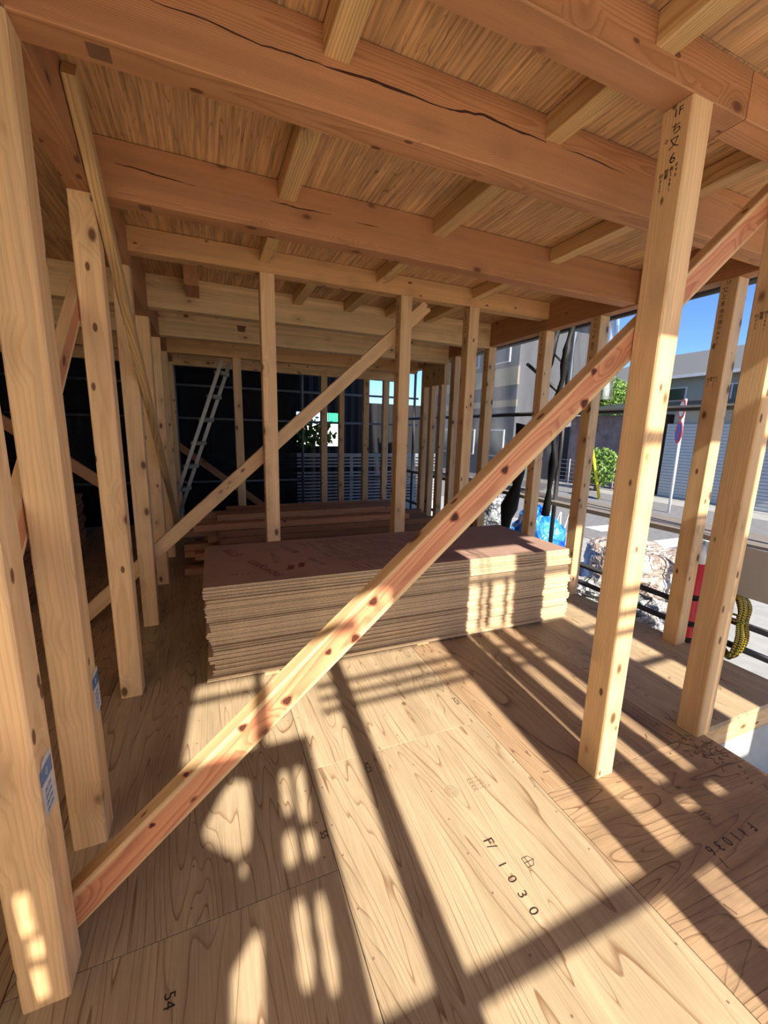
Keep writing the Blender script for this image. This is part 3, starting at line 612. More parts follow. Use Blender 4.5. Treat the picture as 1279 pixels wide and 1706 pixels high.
# ------------------------------------------------------------------ stack of particle boards
NB = 61; TH = 0.0094; zb = 0.016
for k, xx in enumerate((0.25, 1.3, 2.42)):
    tag(box('bearer_slat', xx, xx + 0.09, 2.39, 3.34, 0.0, 0.0158, 'pine'), nth[k] + ' wooden bearer under the particle board stack, from the left', 'bearer')
rnd = random.Random(3); drift = 0.0; 
for k in range(NB):
    t = k / (NB - 1)
    grp = int(k / 5.3)
    jx = (-0.035 if k < 2 else 0.0) + rnd.uniform(-0.006, 0.006) + 0.02 * math.sin(grp * 2.3) * (1 - 0.8 * t) - 0.03 * t + 0.02
    jy = rnd.uniform(-0.006, 0.006) + (0.008 * math.sin(grp * 1.9) - 0.012 * (1 - t)) + (-0.02 if k in (0, 1) else 0)
    me = box_mesh('particle_board', -1.365, 1.365, -0.455, 0.455, 0, TH - (0.0022 if k % 7 == 3 else 0.0011))
    o = link('particle_board', me, 'pboard'); o.location = (1.315 + jx, 2.868 + jy, zb + k * TH); o.rotation_euler = (0, 0, -0.016 + rnd.uniform(-0.0022, 0.0022))
    if k == NB - 1:
        tag(o, 'topmost particle board of the stack, printed with red lettering', 'board'); top = o; me.materials.append(M['pboard_top']); me.polygons[1].material_index = 1
    elif k == 0: tag(o, 'lowest particle board of the stack, jutting out at the left end', 'board', 'particle boards in the stack')
    elif k >= NB - 6: tag(o, ('second', 'third', 'fourth', 'fifth', 'sixth')[NB - 2 - k] + ' particle board from the top of the tall stack', 'board', 'particle boards in the stack')
    elif k < 4: tag(o, ('', 'second', 'third', 'fourth')[k] + ' particle board from the bottom of the tall stack', 'board', 'particle boards in the stack')
    else: tag(o, 'plain particle board lying inside the tall stack, under the printed top board', 'board', 'particle boards in the stack')
zt = zb + NB * TH - 0.0011 + 0.0005
dv = Vector((-0.284, 0.71, 0)).normalized(); uv_ = Vector((-dv.y, dv.x, 0))
lettering('printed_text', 'novopan', 0.115, (0.29, 2.69, zt), dv, uv_, 'ink_red', top); lettering('printed_text', 'STPII', 0.105, (0.125, 3.11, zt), dv, uv_, 'ink_red', top)
lettering('printed_text', 'タイプ STP', 0.05, (0.40, 2.88, zt), (0, 1, 0), (-1, 0, 0), 'ink_board', top)
lettering('printed_text', '構造用 2F', 0.06, (0.53, 3.08, zt), dv, uv_, 'ink_board', top); lettering('printed_text', 'JIS 1000', 0.06, (0.66, 2.72, zt), dv, uv_, 'ink_board', top)
lettering('printed_text', 'F☆☆☆☆', 0.035, (0.17, 2.61, zt), (1, -0.1, 0), (0.1, 1, 0), 'ink_board', top)
wchild('printed_logo', mesh('printed_logo', [(0.43, 2.61, zt), (0.47, 2.60, zt), (0.50, 2.68, zt), (0.46, 2.70, zt), (0.51, 2.63, zt), (0.55, 2.63, zt), (0.575, 2.72, zt), (0.535, 2.73, zt)], [(0, 1, 2, 3), (4, 5, 6, 7)]), 'ink_red', top)
V, F = [], []
for k in range(34):
    x0 = 0.74 + k * 0.031; y0, y1 = 2.47 + 0.004 * (k % 3), 3.27
    for s in range(5):
        if random.random() < 0.25: continue
        ya, yb = y0 + (y1 - y0) * s / 5 + random.uniform(0, .02), y0 + (y1 - y0) * (s + 1) / 5 - random.uniform(0.01, .04)
        sh = -0.35; q = len(V); V += [(x0 + sh * (ya - 2.9), ya, zt), (x0 + 0.009 + sh * (ya - 2.9), ya, zt), (x0 + 0.009 + sh * (yb - 2.9), yb, zt), (x0 + sh * (yb - 2.9), yb, zt)]; F.append((q, q + 1, q + 2, q + 3))
wchild('printed_text_lines', mesh('printed_text_lines', V, F), 'ink_board', top)['kind'] = 'stuff'

# ------------------------------------------------------------------ lumber pile behind the partition
rnd = random.Random(11)
for lay in range(8):
    for row in range(5):
        w_, h_ = 0.118, 0.070
        y = 4.44 + row * 0.128 + rnd.uniform(-0.004, 0.004); z = 0.002 + lay * 0.0735
        x0 = -0.10 + rnd.choice((0, 0.05, -0.08, 0.16, -0.18)) + (0.10 if lay > 5 else 0); x1 = 2.62 + rnd.uniform(-0.1, 0.08) - (0.0 if lay < 6 else 0.35)
        if lay == 7 and row in (0,): continue
        o = timber('lumber_plank', (x0, y + w_ / 2, z + h_ / 2), (x1, y + w_ / 2, z + h_ / 2), h_, w_, 'cedar_dark', (0, 0, 1))
        if lay == 7: lb = nth[row - 1] + ' plank from the front in the top layer of the lumber pile'
        elif row == 0: lb = 'front plank in the ' + ('bottom', 'second', 'third', 'fourth', 'fifth', 'sixth', 'seventh')[lay] + ' layer of the lumber pile, counted upwards'
        else: lb = 'reddish brown plank inside the lumber pile behind the partition posts'
        tag(o, lb, 'plank', 'planks in the lumber pile')
# dim stack of boards in the side room
for k in range(16):
    o = box('stacked_board', -2.35 + 0.01 * math.sin(k * 2.1), -1.42 + 0.012 * math.sin(k * 1.7), 3.75, 5.9 + 0.02 * math.sin(k), 0.002 + k * 0.042, 0.002 + k * 0.042 + 0.038, 'cedar_dark')
    tag(o, 'dim board in the low stack of the side room', 'board', 'boards stacked in the side room')

# ------------------------------------------------------------------ aluminium ladder
lad = tag(empty('step_ladder', (-0.43, 6.45, 0.0)), 'aluminium ladder leaning at a slant in the dark back', 'ladder')
A = [Vector((-0.62, 6.30, 0.02)), Vector((0.235, 6.30, 2.38))]; Bv = Vector((0.11, 0.22, 0.0))
for s in (0, 1): timber('rail', A[0] + Bv * s - lad.location, A[1] + Bv * s - lad.location, 0.05, 0.028, 'alu', (1, 0, -0.36), lad, 0.003)
for k in range(7):
    t = 0.12 + k * 0.135; c = A[0].lerp(A[1], t) + Bv * 0.5 - lad.location
    o = link('rung', beam_mesh('rung', 0.10, 0.05, Bv.length, 0.002), 'alu', lad, frame_mat(c - Bv * 0.5, (1, 0, 0), Bv))

# ------------------------------------------------------------------ ground, street and neighbours
tag(box('ground', -40, 60, -40, 60, -0.8, -0.6, 'concrete'), kind='structure')
M['bounce_slab'] = plain('pale_bounce_slab', (0.80, 0.76, 0.69), 0.9, 0.2, 0, 0.08, 5)
tag(box('ground_bounce_slab', -8, 7, -14, -0.7, -0.6, -0.585, 'bounce_slab'), kind='structure')  # unseen pale slab added to bounce sun up into the interior
tag(box('road', 7.2, 13.6, -40, 60, -0.6, -0.592, 'asphalt'), kind='structure')
road_lines = []
for k, y in enumerate((2.2, 3.6, 5.0, 6.4)):
    tag(box('road_marking', 8.0, 10.2, y, y + 0.45, -0.592, -0.588, 'white_paint'), nth[k] + ' white painted bar on the street, from the near end', 'road marking', 'white bars on the street')
# weathered garage opposite
gar = tag(empty('garage', (15.2, 12.3, -0.6)), 'weathered corrugated garage across the street', 'building')
def corr(name, x, y0, y1, z0, z1, pitch, depth, mat, parent):
    V, F = [], []; n = int((y1 - y0) / pitch)
    for i in range(n + 1):
        d = depth if i % 2 else 0.0; y = y0 + (y1 - y0) * i / n
        V += [(x - d, y, z0), (x - d, y, z1), (x + 0.05, y, z0), (x + 0.05, y, z1)]
    for i in range(n): a = 4 * i; b = a + 4; F += [(a, a + 1, b + 1, b), (a + 2, b + 2, b + 3, a + 3), (a + 1, a + 3, b + 3, b + 1)]
    return wchild(name, mesh(name, V, F), mat, parent)
corr('corrugated_wall', 15.2, 10.4, 14.4, -0.6, 2.35, 0.09, 0.03, 'rusty', gar)
wchild('roof', mesh('roof', [(14.6, 10.1, 2.36), (14.6, 14.6, 2.36), (18.5, 14.6, 3.0), (18.5, 10.1, 3.0), (14.6, 10.1, 2.46), (14.6, 14.6, 2.46), (18.5, 14.6, 3.1), (18.5, 10.1, 3.1)], [(0, 1, 2, 3), (7, 6, 5, 4), (0, 4, 5, 1), (2, 6, 7, 3), (1, 5, 6, 2), (3, 7, 4, 0)]), 'black_pipe', gar)
wchild('side_wall', box_mesh('side_wall', 15.2, 18.3, 10.4, 10.5, -0.6, 2.36), 'rusty', gar)
wchild('side_wall', box_mesh('side_wall', 15.2, 18.3, 14.3, 14.4, -0.6, 2.36), 'rusty', gar)
# shuttered building
sh = tag(empty('shuttered_building', (15.2, 8.0, -0.6)), 'low building with pale roller shutters across the street', 'building')
wchild('wall', box_mesh('wall', 15.3, 18.5, 3.5, 9.9, -0.6, 2.44), 'house_wall', sh); wchild('fascia', box_mesh('fascia', 14.7, 18.6, 3.4, 9.98, 2.45, 2.72), 'black_pipe', sh)
for y0 in (7.55, 4.6):
    s_ = wchild('roller_shutter', box_mesh('roller_shutter', 15.22, 15.3, y0, y0 + 2.5, -0.6, 2.0), 'shutter', sh)
    for k in range(24):
        z = -0.55 + k * 0.106; wchild('slat', box_mesh('slat', 15.19, 15.225, y0 + 0.02, y0 + 2.48, z, z + 0.085), 'shutter', s_)
# two storey house behind
def house(name, label, x, y0, y1, z1, zr, wallm, wins, depth=7.0, over=0.6):
    h = tag(empty(name, (x, (y0 + y1) / 2, -0.6)), label, 'building')
    wchild('wall', box_mesh('wall', x, x + depth, y0, y1, -0.6, z1), wallm, h)
    xm, ym = x + depth / 2, (y0 + y1) / 2; a, b, c, d = x - over, x + depth + over, y0 - over, y1 + over; i = min(2.5, (y1 - y0) / 2.2)
    V = [(a, c, z1 - .1), (b, c, z1 - .1), (b, d, z1 - .1), (a, d, z1 - .1), (xm, c + i, zr), (xm, d - i, zr)]
    wchild('roof', mesh('roof', V, [(3, 2, 1, 0), (0, 1, 4), (1, 2, 5, 4), (2, 3, 5), (3, 0, 4, 5)]), 'roof_tile', h)
    wchild('gutter', box_mesh('gutter', a - 0.06, a + 0.06, c, d, z1 - 0.24, z1 - 0.1), 'sign_white', h)
    for (wy, wz, ww, wh) in wins:
        f = wchild('window', box_mesh('window', x - 0.06, x + 0.01, wy, wy + ww, wz, wz + wh), 'sign_white', h)
        for q in range(2): wchild('pane', box_mesh('pane', x - 0.075, x - 0.055, wy + 0.05 + q * ww / 2, wy + ww / 2 - 0.03 + q * ww / 2, wz + 0.06, wz + wh - 0.06), 'glass', f)
    return h
house('tiled_house', 'two storey house with grey tiled roof beyond the shuttered building', 21.0, 8.9, 19.5, 4.5, 6.1, 'house_wall', [(10.4, 2.9, 1.8, 1.0), (13.2, 2.9, 1.8, 1.0), (16.2, 2.9, 1.8, 1.0)])
house('tiled_house', 'house with grey roof at the right edge beyond the street', 22.0, -2.0, 7.3, 4.4, 5.9, 'house_wall', [(1.2, 2.8, 1.6, 1.0), (4.4, 2.8, 1.6, 1.0)])
# grey house seen through the clear sheet, beyond the partition corner
gh = tag(empty('grey_house', (13.0, 19.0, -0.6)), 'grey house with beige band seen through the clear sheet', 'building')
wchild('wall', box_mesh('wall', 13.0, 17.5, 15.6, 24.5, -0.6, 6.6), 'house_grey', gh); wchild('band', box_mesh('band', 12.9, 13.0, 15.5, 24.6, 3.7, 4.5), 'house_beige', gh)
wchild('band', box_mesh('band', 12.93, 13.0, 15.5, 24.6, 2.75, 3.05), 'house_beige', gh)
wchild('roof', box_mesh('roof', 12.5, 18.0, 15.2, 24.9, 6.6, 6.8), 'roof_tile', gh)
for wy in (16.2, 18.6, 21.0):
    for wz in (0.4, 4.75):
        f = wchild('window', box_mesh('window', 12.93, 13.01, wy, wy + 1.5, wz, wz + 1.3), 'sign_white', gh); wchild('pane', box_mesh('pane', 12.91, 12.94, wy + .06, wy + 1.44, wz + .06, wz + 1.24), 'glass', f)
# hedge tree by the garage
def shrub(name, label, cx, cy, z0, zc, rx, ry, rz, n, seed, cat='tree'):
    t = tag(empty(name, (cx, cy, z0)), label, cat); rnd = random.Random(seed)
    tube('trunk', [Vector((0, 0, 0)), Vector((0.05, 0.02, zc - z0 - rz * 0.3))], [0.09, 0.06], 'bark', t, 8)
    V, F = [], []
    for _ in range(n):
        while True:
            p = Vector((rnd.uniform(-1, 1), rnd.uniform(-1, 1), rnd.uniform(-1, 1)))
            if 0.35 < p.length < 1: break
        p = Vector((p.x * rx, p.y * ry, p.z * rz + zc - z0)); q = Quaternion((rnd.uniform(-1, 1), rnd.uniform(-1, 1), rnd.uniform(-1, 1), rnd.uniform(-1, 1))).normalized()
        s = rnd.uniform(0.05, 0.1); k = len(V)
        for a in ((-s, 0, 0), (0, -s * .5, 0.01), (s, 0, 0), (0, s * .5, 0.01)): V.append(p + q @ Vector(a))
        F.append((k, k + 1, k + 2, k + 3))
    f = link('foliage', mesh('foliage', V, F), 'leaf', t); f['kind'] = 'stuff'; return t
shrub('garden_tree', 'dense green garden tree in front of the tiled house', 19.0, 16.4, -0.6, 3.3, 0.9, 1.9, 1.3, 4600, 5)
shrub('roadside_shrub', 'small leafy shrub by the yellow stay at the roadside', 13.9, 11.6, -0.6, 0.35, 0.5, 0.9, 0.75, 1300, 9, 'shrub')
# yellow guy-wire guard and low fence
tag(tube('stay_guard', [(12.2, 10.55, 1.2), (12.15, 9.95, -0.59)], 0.045, 'yellow'), 'bright yellow stay guard leaning by the roadside', 'pole')
fen = tag(empty('mesh_fence', (14.6, 12.1, -0.6)), 'low green wire fence in front of the garage', 'fence')
for k in range(7): tube('fence_post', [(0, k * 0.55 - 1.2, 0), (0, k * 0.55 - 1.2, 1.1)], 0.02, 'shutter', fen, 6)
for k in range(6): tube('fence_wire', [(0, -1.2, 0.15 + k * 0.18), (0, 2.1, 0.15 + k * 0.18)], 0.008, 'shutter', fen, 5)
# round no-parking sign and its pole
sg = tag(empty('traffic_sign', (12.0, 7.52, -0.6)), 'round red and blue no-parking sign on a white pole', 'sign')
tube('sign_pole', [(0, 0, 0), (0.0, 0.02, 3.15)], 0.035, 'sign_white', sg, 10)
def disc(name, r, t, z, mat, parent, dx=0.0, ang=0.75):
    V, F = [], []; n = 32
    for s in (-1, 1):
        for i in range(n): a = 2 * math.pi * i / n; V.append((s * t / 2, r * math.cos(a), r * math.sin(a)))
    F = [tuple(range(n - 1, -1, -1)), tuple(range(n, 2 * n))] + [(i, (i + 1) % n, n + (i + 1) % n, n + i) for i in range(n)]
    me = mesh(name, V, F); me.transform(Matrix.Translation((0, 0, z)) @ Matrix.Rotation(ang, 4, 'Z') @ Matrix.Translation((-0.06 + dx, 0, 0))); return link(name, me, mat, parent)
ANG = 0.50 - 1.25
d2 = disc('sign_plate', 0.30, 0.02, 2.26, 'sign_red', sg, 0, ANG); disc('sign_face', 0.235, 0.006, 2.26, 'sign_blue', d2, -0.014, ANG)
d1 = disc('sign_plate', 0.27, 0.02, 2.88, 'sign_red', sg, 0, ANG); disc('sign_face', 0.20, 0.006, 2.88, 'sign_white', d1, -0.014, ANG)
sl_ = box_mesh('slash', -0.003, 0.003, -0.24, 0.24, -0.03, 0.03); sl_.transform(Matrix.Translation((0, 0, 2.26)) @ Matrix.Rotation(ANG, 4, 'Z') @ Matrix.Translation((-0.078, 0, 0)) @ Matrix.Rotation(0.78, 4, 'X')); link('slash', sl_, 'sign_red', d2)
# utility pole wires across the sky
for k, (z0, z1) in enumerate(((7.4, 7.9), (8.3, 8.6))):
    tag(tube('overhead_wire', [(14, -12, z0), (14, 8, z0 - 0.5), (14, 30, z1)], 0.018, 'black_pipe', None, 5), ('lower' if k == 0 else 'upper') + ' overhead wire crossing the blue sky', 'wire')

# ------------------------------------------------------------------ street-side scaffold
def pipe(name, label, p, q, r=0.0243, mat='black_pipe', cat='pipe', group=None):
    return tag(tube(name, [p, q], r, mat, None, 10), label, cat, group)
SX = 3.62
pipe('scaffold_rail', 'black scaffold rail at eye height along the street side', (SX, 0.9, 1.735), (SX, 7.6, 1.735))
pipe('scaffold_rail', 'black scaffold rail along the street side just above floor height', (SX - .05, 1.0, 0.155), (SX - .05, 7.6, 0.155))
pipe('scaffold_rail', 'lowest black scaffold rail along the street side', (SX - .05, 1.0, -0.03), (SX - .05, 7.6, -0.03))
pipe('scaffold_rail', 'scaffold rail under the eave on the street side', (SX, 1.2, 2.60), (SX, 7.6, 2.66), 0.03)
dk = tag(box('scaffold_deck', SX - 0.06, SX + 0.42, 1.15, 7.4, 0.715, 0.755, 'deck'), 'narrow dark scaffold deck along the street side', 'deck')
tag(box('scaffold_deck', SX - 0.02, SX + 0.40, 1.9, 7.4, 2.70, 2.74, 'deck'), 'upper scaffold deck under the eave on the street side', 'deck')
for k, y in enumerate((1.05, 3.60, 5.5, 7.3)):
    pipe('scaffold_standard', nth[k] + ' upright scaffold pipe from the viewpoint on the street side', (SX + 0.06, y, -0.6), (SX + 0.06, y, 5.2), 0.0243, 'dark_pipe')
    pipe('scaffold_standard', nth[k] + ' outer upright scaffold pipe on the street side', (SX + 0.46, y - 0.02, -0.6), (SX + 0.46, y - 0.02, 5.2), 0.0243, 'black_pipe' if k == 1 else 'dark_pipe')
pipe('scaffold_bracket', 'slanting bracket under the upper deck beside the bundled net', (SX + 0.06, 4.1, 2.62), (SX + 0.06, 3.66, 2.25), 0.012, 'steel')
pipe('scaffold_bracket', 'black slanting strut beside the bundled net', (SX + 0.005, 4.2, 2.33), (SX + 0.035, 3.61, 1.92), 0.02)
# bundled black nets round the upright by the stack
for k, (y, r, z0, z1) in enumerate(((3.74, 0.05, 0.0, 2.66), (3.50, 0.045, 0.6, 2.66), (3.93, 0.10, -0.4, 1.6))):
    pts = [(SX - (0.15 if k < 2 else 0.20) + 0.02 * math.sin(i * 1.3 + k) + (0.13 * max(0, i - 11) / 3 if k < 2 else 0), y + 0.035 * math.sin(i * 0.8 + 2 * k) + (0.25 * (1 - i / 14) if k == 2 else 0), z0 + (z1 - z0) * i / 14) for i in range(15)]
    tag(tube('bundled_net', pts, [r * (0.8 + 0.3 * math.sin(i * 1.7 + k)) for i in range(15)], 'black', None, 9), nth[k] + ' black net bundle tied to the scaffold behind the long brace', 'net', 'bundled nets')
# clear and grey sheets
tag(sheet('mesh_sheet', [(4.16, 4.05, 0.75), (4.16, 7.4, 0.75), (4.16, 7.4, 3.2), (4.16, 4.05, 3.2)], 40, 10, 0.02, 'net_grey', 4, 0.002), 'hazy grey mesh sheet on the scaffold beyond the street-side posts', 'sheet')
tag(sheet('vinyl_sheet', [(4.12, 3.40, 1.9), (4.12, 4.00, 1.9), (4.12, 3.98, 2.95), (4.12, 3.40, 2.95)], 26, 8, 0.05, 'net_clear', 8, 0.002), 'crinkled clear vinyl sheet gathered beside the bundled nets', 'sheet')
# bags and covered goods on the ground
tag(crumple('tarp_bag', 4.62, 4.80, -0.6, 0.40, 0.5, 1.0, 'blue_tarp', 2), 'crumpled bright blue tarp bag outside the posts', 'bag')
tag(crumple('plastic_bag', 4.65, 6.15, -0.6, 0.42, 0.5, 1.22, 'grey_plastic', 5), 'grey see-through plastic rubbish bag outside', 'bag')
tag(crumple('wrapped_pallet', 5.35, 3.75, -0.6, 0.55, 0.62, 0.66, 'brown_sheet', 6, 0.10, 40, 16, 7.0), 'goods wrapped in brownish paper sheet outside the stack end', 'pallet')
tag(crumple('plastic_heap', 4.35, 2.75, -0.6, 0.32, 0.42, 0.36, 'clear_plastic', 7, 0.4), 'heap of white plastic film on the ground outside', 'plastic film')
tag(crumple('plastic_heap', 4.42, 3.55, -0.6, 0.26, 0.36, 0.32, 'clear_plastic', 17, 0.4), 'low heap of plastic film beside the wrapped goods', 'plastic film')
# leaning bundle of clear strips
st = tag(empty('panel_bundle', (5.2, 2.75, -0.6)), 'upright bundle of pale corrugated strips outside between the front posts', 'panels')
for k in range(9):
    o = link('strip', beam_mesh('strip', 0.05, 0.012, 0.95, 0.002), 'shutter' if k % 3 else 'grey_plastic', st, frame_mat((0.02 * math.sin(k * 3), k * 0.055 - 0.25, 0), (0, 1, 0), (0.03 * math.sin(k * 2.2), 0.02 * math.cos(k * 1.7), 1)))
# white frame barrier by the road
br = tag(empty('folding_barrier', (6.2, 5.4, -0.6)), 'low white zigzag barrier on the pavement', 'barrier')
for k in range(6):
    tube('leg', [(0.0, k * 0.22, 0.0), (0.1, k * 0.22 + 0.14, 0.62)], 0.016, 'sign_white', br, 6); tube('leg', [(0.1, k * 0.22 + 0.14, 0.62), (0.0, k * 0.22 + 0.24, 0.0)], 0.016, 'sign_white', br, 6)
# grey board, rope coil, strap, red marker
tag(box('grey_board', SX - 0.14, SX - 0.115, 0.75, 1.70, 0.39, 0.745, 'grey_board'), 'plain grey board fixed to the scaffold at the right edge', 'board')
rc = tag(empty('rope_coil', (3.50, 1.60, 0.30)), 'coil of yellow and black rope hanging on the scaffold rail', 'rope')
for k in range(7):
    pts = []; w = 0.052 + 0.006 * k; h = 0.235 + 0.006 * (k % 3)
    for i in range(36):
        a = 2 * math.pi * i / 36; pinch = 1 - 0.35 * math.exp(-((math.sin(a) - 0.25) / 0.35) ** 2)
        pts.append((0.012 * k - 0.04 + 0.006 * math.sin(3 * a), w * math.cos(a) * pinch + 0.004 * math.sin(k * 2), h * math.sin(a) - 0.16 + 0.006 * math.cos(k)))
    link('rope_loop', tube_mesh('rope_loop', pts, 0.0085, 8, True), 'rope', rc)
link('rope_tie', tube_mesh('rope_tie', [(0.06 * math.cos(a), 0.06 * math.sin(a), -0.09 + 0.01 * math.sin(a)) for a in [i * math.pi / 6 for i in range(12)]], 0.008, 8, True), 'rope', rc)
link('rope_tail', tube_mesh('rope_tail', [(0, 0.02, 0.06), (0.02, 0.0, -0.02), (0, -0.01, -0.09)], 0.0085, 8), 'rope', rc)
tag(tube('black_strap', [(3.6, 1.66, 1.75)] + [(3.6 + 0.004 * (i % 2), 1.67 + 0.006 * i, 1.55 - 0.08 * i) for i in range(11)], 0.011, 'black', None, 6), 'knotted black strap hanging from the rail at the right edge', 'strap')
rm = tag(empty('marker_post', (3.50, 1.90, -0.12)), 'red marker post with black bands beside the floor edge', 'marker')
tube('body', [(0, 0, -0.48), (0, 0, 0.66)], 0.05, 'red', rm, 14)
for z in (0.0, 0.14, 0.36): tube('band', [(0, 0, z), (0, 0, z + 0.045)], 0.052, 'black', rm, 14)
tube('cap', [(0, 0, 0.66), (0, 0, 0.80)], [0.049, 0.022], 'sign_white', rm, 14)

# ------------------------------------------------------------------ dark back and side surroundings
nbw = tag(empty('neighbour_wall', (0, 9.3, -0.6)), 'black clad neighbouring building behind the back opening', 'building')
def clad(x0, x1, z0, z1, y=9.3, pitch=0.09):
    V, F = [], []; n = max(2, int((x1 - x0) / pitch))
    for i in range(n + 1):
        d = 0.03 if i % 2 else 0.0; x = x0 + (x1 - x0) * i / n; V += [(x, y - d, z0), (x, y - d, z1), (x, y + 0.06, z0), (x, y + 0.06, z1)]
    for i in range(n): a = 4 * i; b = a + 4; F += [(a, b, b + 1, a + 1), (a + 2, a + 3, b + 3, b + 2), (a + 1, b + 1, b + 3, a + 3), (a, a + 2, b + 2, b)]
    return wchild('cladding', mesh('cladding', V, F), 'dark_clad', nbw)
clad(-7, 1.80, -0.6, 5.6); clad(1.80, 2.78, -0.6, 1.12); clad(1.80, 2.78, 1.86, 5.6); clad(2.78, 3.42, -0.6, 5.6); clad(3.42, 5.1, -0.6, 2.12)
tag(box('green_hoarding', 4.2, 4.9, 15.4, 15.5, 1.7, 2.6, 'green_sheet'), 'bright green sheet glimpsed through the gap in the black wall', 'sheet')
tag(box('white_hoarding', 2.5, 4.9, 15.3, 15.38, -0.6, 1.68, 'sign_white'), 'white hoarding under the green sheet, glimpsed through the gap', 'hoarding')
shrub('dark_bush', 'dark bush in front of the gap in the black wall', 2.0, 8.75, -0.6, 1.42, 0.55, 0.25, 0.34, 420, 21, 'bush')
fn = tag(empty('louvre_fence', (1.5, 8.2, -0.6)), 'white fence of horizontal slats behind the back wall', 'fence')
for z in [0.02 + 0.066 * k for k in range(15)]:
    if 0.62 < z < 0.74: continue
    o = link('slat', box_mesh('slat', -5.0, 3.2, -0.01, 0.01, 0.6 + z, 0.6 + z + 0.034), 'white_fence', fn)
for k in range(6): link('fence_post', box_mesh('fence_post', -4.6 + k * 1.45, -4.54 + k * 1.45, 0.01, 0.05, 0, 1.62), 'white_fence', fn)
link('top_rail', box_mesh('top_rail', -5.0, 3.2, -0.02, 0.04, 1.58, 1.62), 'white_fence', fn); link('plinth', box_mesh('plinth', -5.0, 3.2, -0.03, 0.06, 0, 0.56), 'foundation', fn)
for k, x in enumerate((-0.45, 1.62, 3.3)):
    pipe('scaffold_standard', nth[k] + ' upright scaffold pipe behind the back wall, from the left', (x, 7.75, -0.6), (x, 7.75, 5.0), 0.0243, 'dark_pipe')
for k, z in enumerate((0.55, 1.62, 2.15)):
    pipe('scaffold_rail', ('lowest', 'middle', 'highest')[k] + ' horizontal scaffold pipe behind the back wall', (-3.2, 7.78, z), (4.0, 7.78, z), 0.02, 'dark_pipe')
tag(sheet('scaffold_net', [(-3.6, 7.95, -0.55), (1.55, 7.95, -0.55), (1.55, 7.95, 5.0), (-3.6, 7.95, 5.0)], 40, 8, 0.03, 'net_black', 12, 0.002), 'black scaffold net hanging behind the ladder', 'net')
tag(sheet('scaffold_net', [(-3.55, 7.9, -0.55), (-3.55, -0.6, -0.55), (-3.55, -0.6, 5.0), (-3.55, 7.9, 5.0)], 40, 8, 0.03, 'net_black', 13, 0.002), 'black scaffold net along the dim side room', 'net')
tag(box('neighbour_house', -12, -4.3, -2.0, 9.0, -0.6, 5.8, 'house_grey'), 'dim grey neighbouring house beyond the side room', 'building')
for k, y in enumerate((2.2, 4.6, 6.6)):
    pipe('scaffold_standard', nth[k] + ' upright scaffold pipe beyond the side room', (-3.42, y, -0.6), (-3.42, y, 5.0), 0.0243, 'steel')

# ------------------------------------------------------------------ unseen sheets, boards, ropes and uprights added behind the viewpoint to shape floor light
YB = -0.55
def prop(x, w, label): return tag(box('shadow_prop', x - w / 2, x + w / 2, -0.42, -0.34, -0.15, 3.3, 'pine'), label, 'prop')  # unseen uprights added to throw the strip shadows on the floor
prop(0.457, 0.092, 'unseen upright added outside the front opening, throwing the long narrow shadow up the floor')
prop(1.320, 0.150, 'unseen wide upright added outside the front opening, shading the floor seam')
post(XL, 0.165, 2.498, 'pine', 'front wall post at the side wall corner, behind the viewpoint', 0.104)
for x0, x1, t in ((1.535, 1.662, 'first'), (1.735, 1.86, 'second'), (1.925, 2.20, 'third')):
    tag(box('shade_sheet', x0 - 0.028, x1 - 0.028, -0.35, -0.346, -0.15, 2.22 if t != 'third' else 2.83, 'fill_sheet'), t + ' narrow unseen sheet added to block the sun by the stamped post', 'sheet')  # unseen sheets added to block sun between the lit strips
tag(box('shade_board', 1.51, 2.17, -0.38, -0.362, -0.15, 0.955, 'ply_edge'), 'unseen low board added to shade the floor by the stamped post', 'board')  # unseen board added to keep sun off the near floor
tag(box('shadow_bar', 1.51, 2.17, -0.38, -0.362, 1.008, 1.064, 'ply_edge'), 'unseen narrow board added above the low one to cast a shadow bar', 'board')  # added out of view to cast the thin dark bar
tag(box('shade_sheet', 2.175, 2.44, -0.35, -0.346, -0.15, 2.20, 'fill_sheet'), 'unseen narrow white sheet added to shade the corner of the projecting bay', 'sheet')  # unseen sheet added to shade the bay corner
tag(box('shade_sheet', 2.705, 3.35, -0.35, -0.346, -0.15, 2.60, 'fill_sheet'), 'unseen wide white sheet added to shade the outer end of the bay', 'sheet')  # unseen sheet added to keep the outer bay floor in shade
tag(box('shadow_bar', 2.44, 2.705, -0.36, -0.342, 1.59, 1.64, 'ply_edge'), 'unseen narrow board added to cast a shadow bar across the bay floor', 'board')  # added out of view to split the sun patch on the bay
for k, x in enumerate((1.605, 1.685, 1.835)):
    tag(box('shadow_slat', x - 0.022, x + 0.022, -0.35, -0.338, 2.24, 2.62, 'pine'), nth[k] + ' unseen short board added to stripe the sun patch on the board stack', 'board')  # unseen slats added to break the stack's sun patch into stripes
for k, x in enumerate((1.60, 1.66)): pipe('shadow_rope', ('first', 'second')[k] + ' unseen rope added to stripe the sun through the front opening', (x, -0.3, 2.22), (x, -0.3, 3.2), 0.008, 'black', 'rope')  # unseen ropes added for thin shadow lines
for k, (z, r) in enumerate(((0.995, 0.026), (2.005, 0.016), (2.09, 0.016), (2.19, 0.018), (2.80, 0.024))):
    pipe('scaffold_rail', ('lowest', 'second', 'third', 'fourth', 'highest')[k] + ' scaffold rail outside the front opening', (0.30 if 0 < k < 4 else -3.0, YB + 0.05, z - 0.04), (2.6 if 0 < k < 4 else 3.4, YB + 0.05, z - 0.04), r, 'steel')
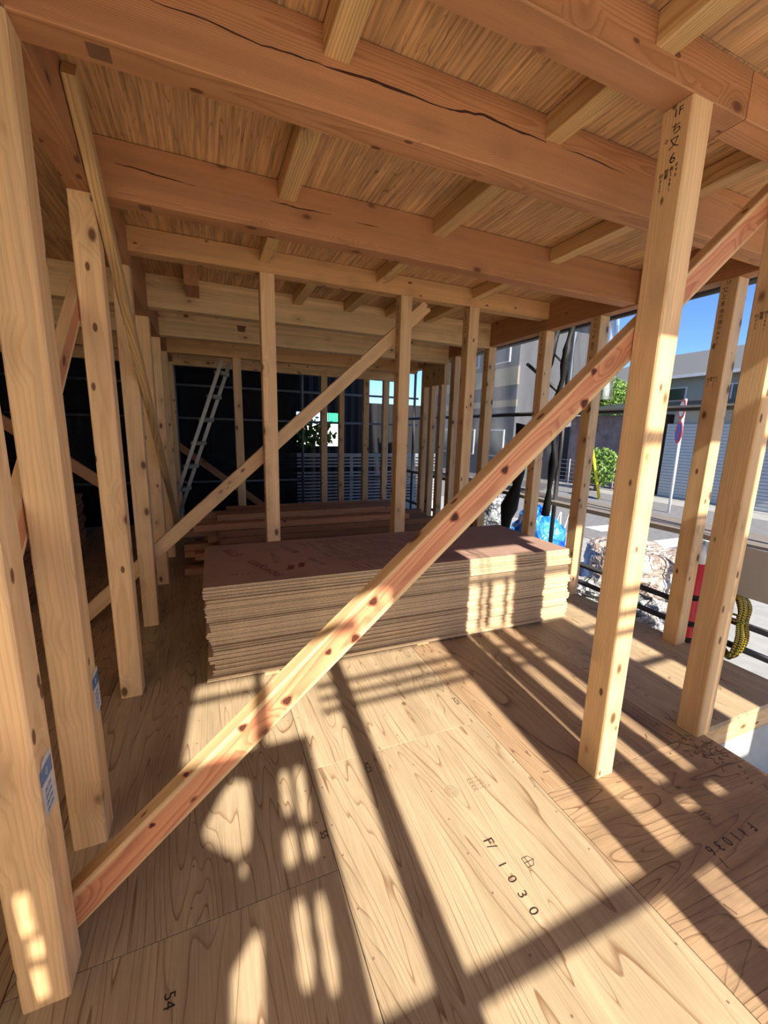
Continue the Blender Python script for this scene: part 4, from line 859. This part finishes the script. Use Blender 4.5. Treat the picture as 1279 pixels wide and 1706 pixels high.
pipe('scaffold_rail', 'short scaffold rail outside the left of the front opening', (-1.6, YB + 0.05, 2.228), (0.28, YB + 0.05, 2.228), 0.02, 'steel')
pipe('scaffold_standard', 'upright scaffold pipe outside the front opening', (-0.02, YB + 0.11, -0.6), (-0.02, YB + 0.11, 5.0), 0.0243, 'steel')
tag(sheet('caster_sheet', [(-3.2, YB - 0.08, 2.445), (1.262, YB - 0.08, 2.445), (1.262, YB - 0.08, 3.7), (-3.2, YB - 0.08, 3.7)], 30, 6, 0.012, 'fill_sheet', 31, 0.003), 'unseen white sheet added above the front opening to block sun and spread fill light', 'sheet')  # added unseen sheet: cuts the sun off the stack, glows as fill
def tocast(x, y): return (x - 0.08 * (y - YB), 0.807 * (y - YB))
blob = [tocast(*p) for p in ((0.03, 1.64), (0.085, 1.606), (0.08, 1.448), (0.063, 1.314), (0.018, 1.291), (-0.073, 1.386), (-0.091, 1.437), (-0.019, 1.59))]
def slot(x0, x1, ya, yb, sk=0.08):
    xm, ym, a, b = (x0 + x1) / 2, (ya + yb) / 2, (x1 - x0) / 2, (yb - ya) / 2; c = []
    for i in range(20):
        t = 2 * math.pi * i / 20; u = math.copysign(abs(math.cos(t)) ** 0.55, math.cos(t)); v = math.copysign(abs(math.sin(t)) ** 0.55, math.sin(t)); y = ym + b * v
        c.append((xm + a * u + sk * (y - 1.3) + 0.003 * math.sin(9 * t + x0 * 90), y))
    return [tocast(*p) for p in c]
holes = [blob, slot(0.190, 0.228, 1.395, 1.615), slot(0.252, 0.292, 1.345, 1.615), slot(0.183, 0.225, 1.195, 1.32), slot(0.254, 0.295, 1.195, 1.295), slot(0.19, 0.232, 0.85, 1.075), slot(0.262, 0.296, 0.815, 1.07),
         [tocast(*p) for p in ((-0.02, 0.85), (0.085, 0.80), (0.086, 1.01), (0.05, 1.036), (-0.016, 0.96))], [tocast(*p) for p in ((0.03, 1.22), (0.046, 1.22), (0.046, 1.262), (0.03, 1.262))]]
for z0, z1, xx in ((0.24, 0.365, -0.475), (0.16, 0.22, -0.462), (0.03, 0.13, -0.468)):
    c = [(xx - 0.010, z0), (xx + 0.012, z0), (xx + 0.009, z1), (xx - 0.009, z1)]
    holes.append([(x - 0.08 * (1.073 - YB), z + 0.807 * (1.073 - YB)) for x, z in c])
xr0, xr1 = 0.345 - 0.08 * 0.9 + 0.03, 0.385 - 0.08 * 2.34
ztop = 0.807 * (1.80 - YB)
outer = [(-3.2, -0.5), (0.235, -0.5), (0.222, 1.2), (0.197, ztop), (-0.365, ztop + 0.01), (-0.375, 2.75), (-3.2, 2.75)]
tag(cutout('caster_sheet', outer, holes, YB, 0.004, 'fill_sheet'), 'unseen white sheet added behind the viewpoint, its holes shaped to cast sun spots', 'sheet')  # added unseen sheet, outline and holes shaped from the wanted floor light
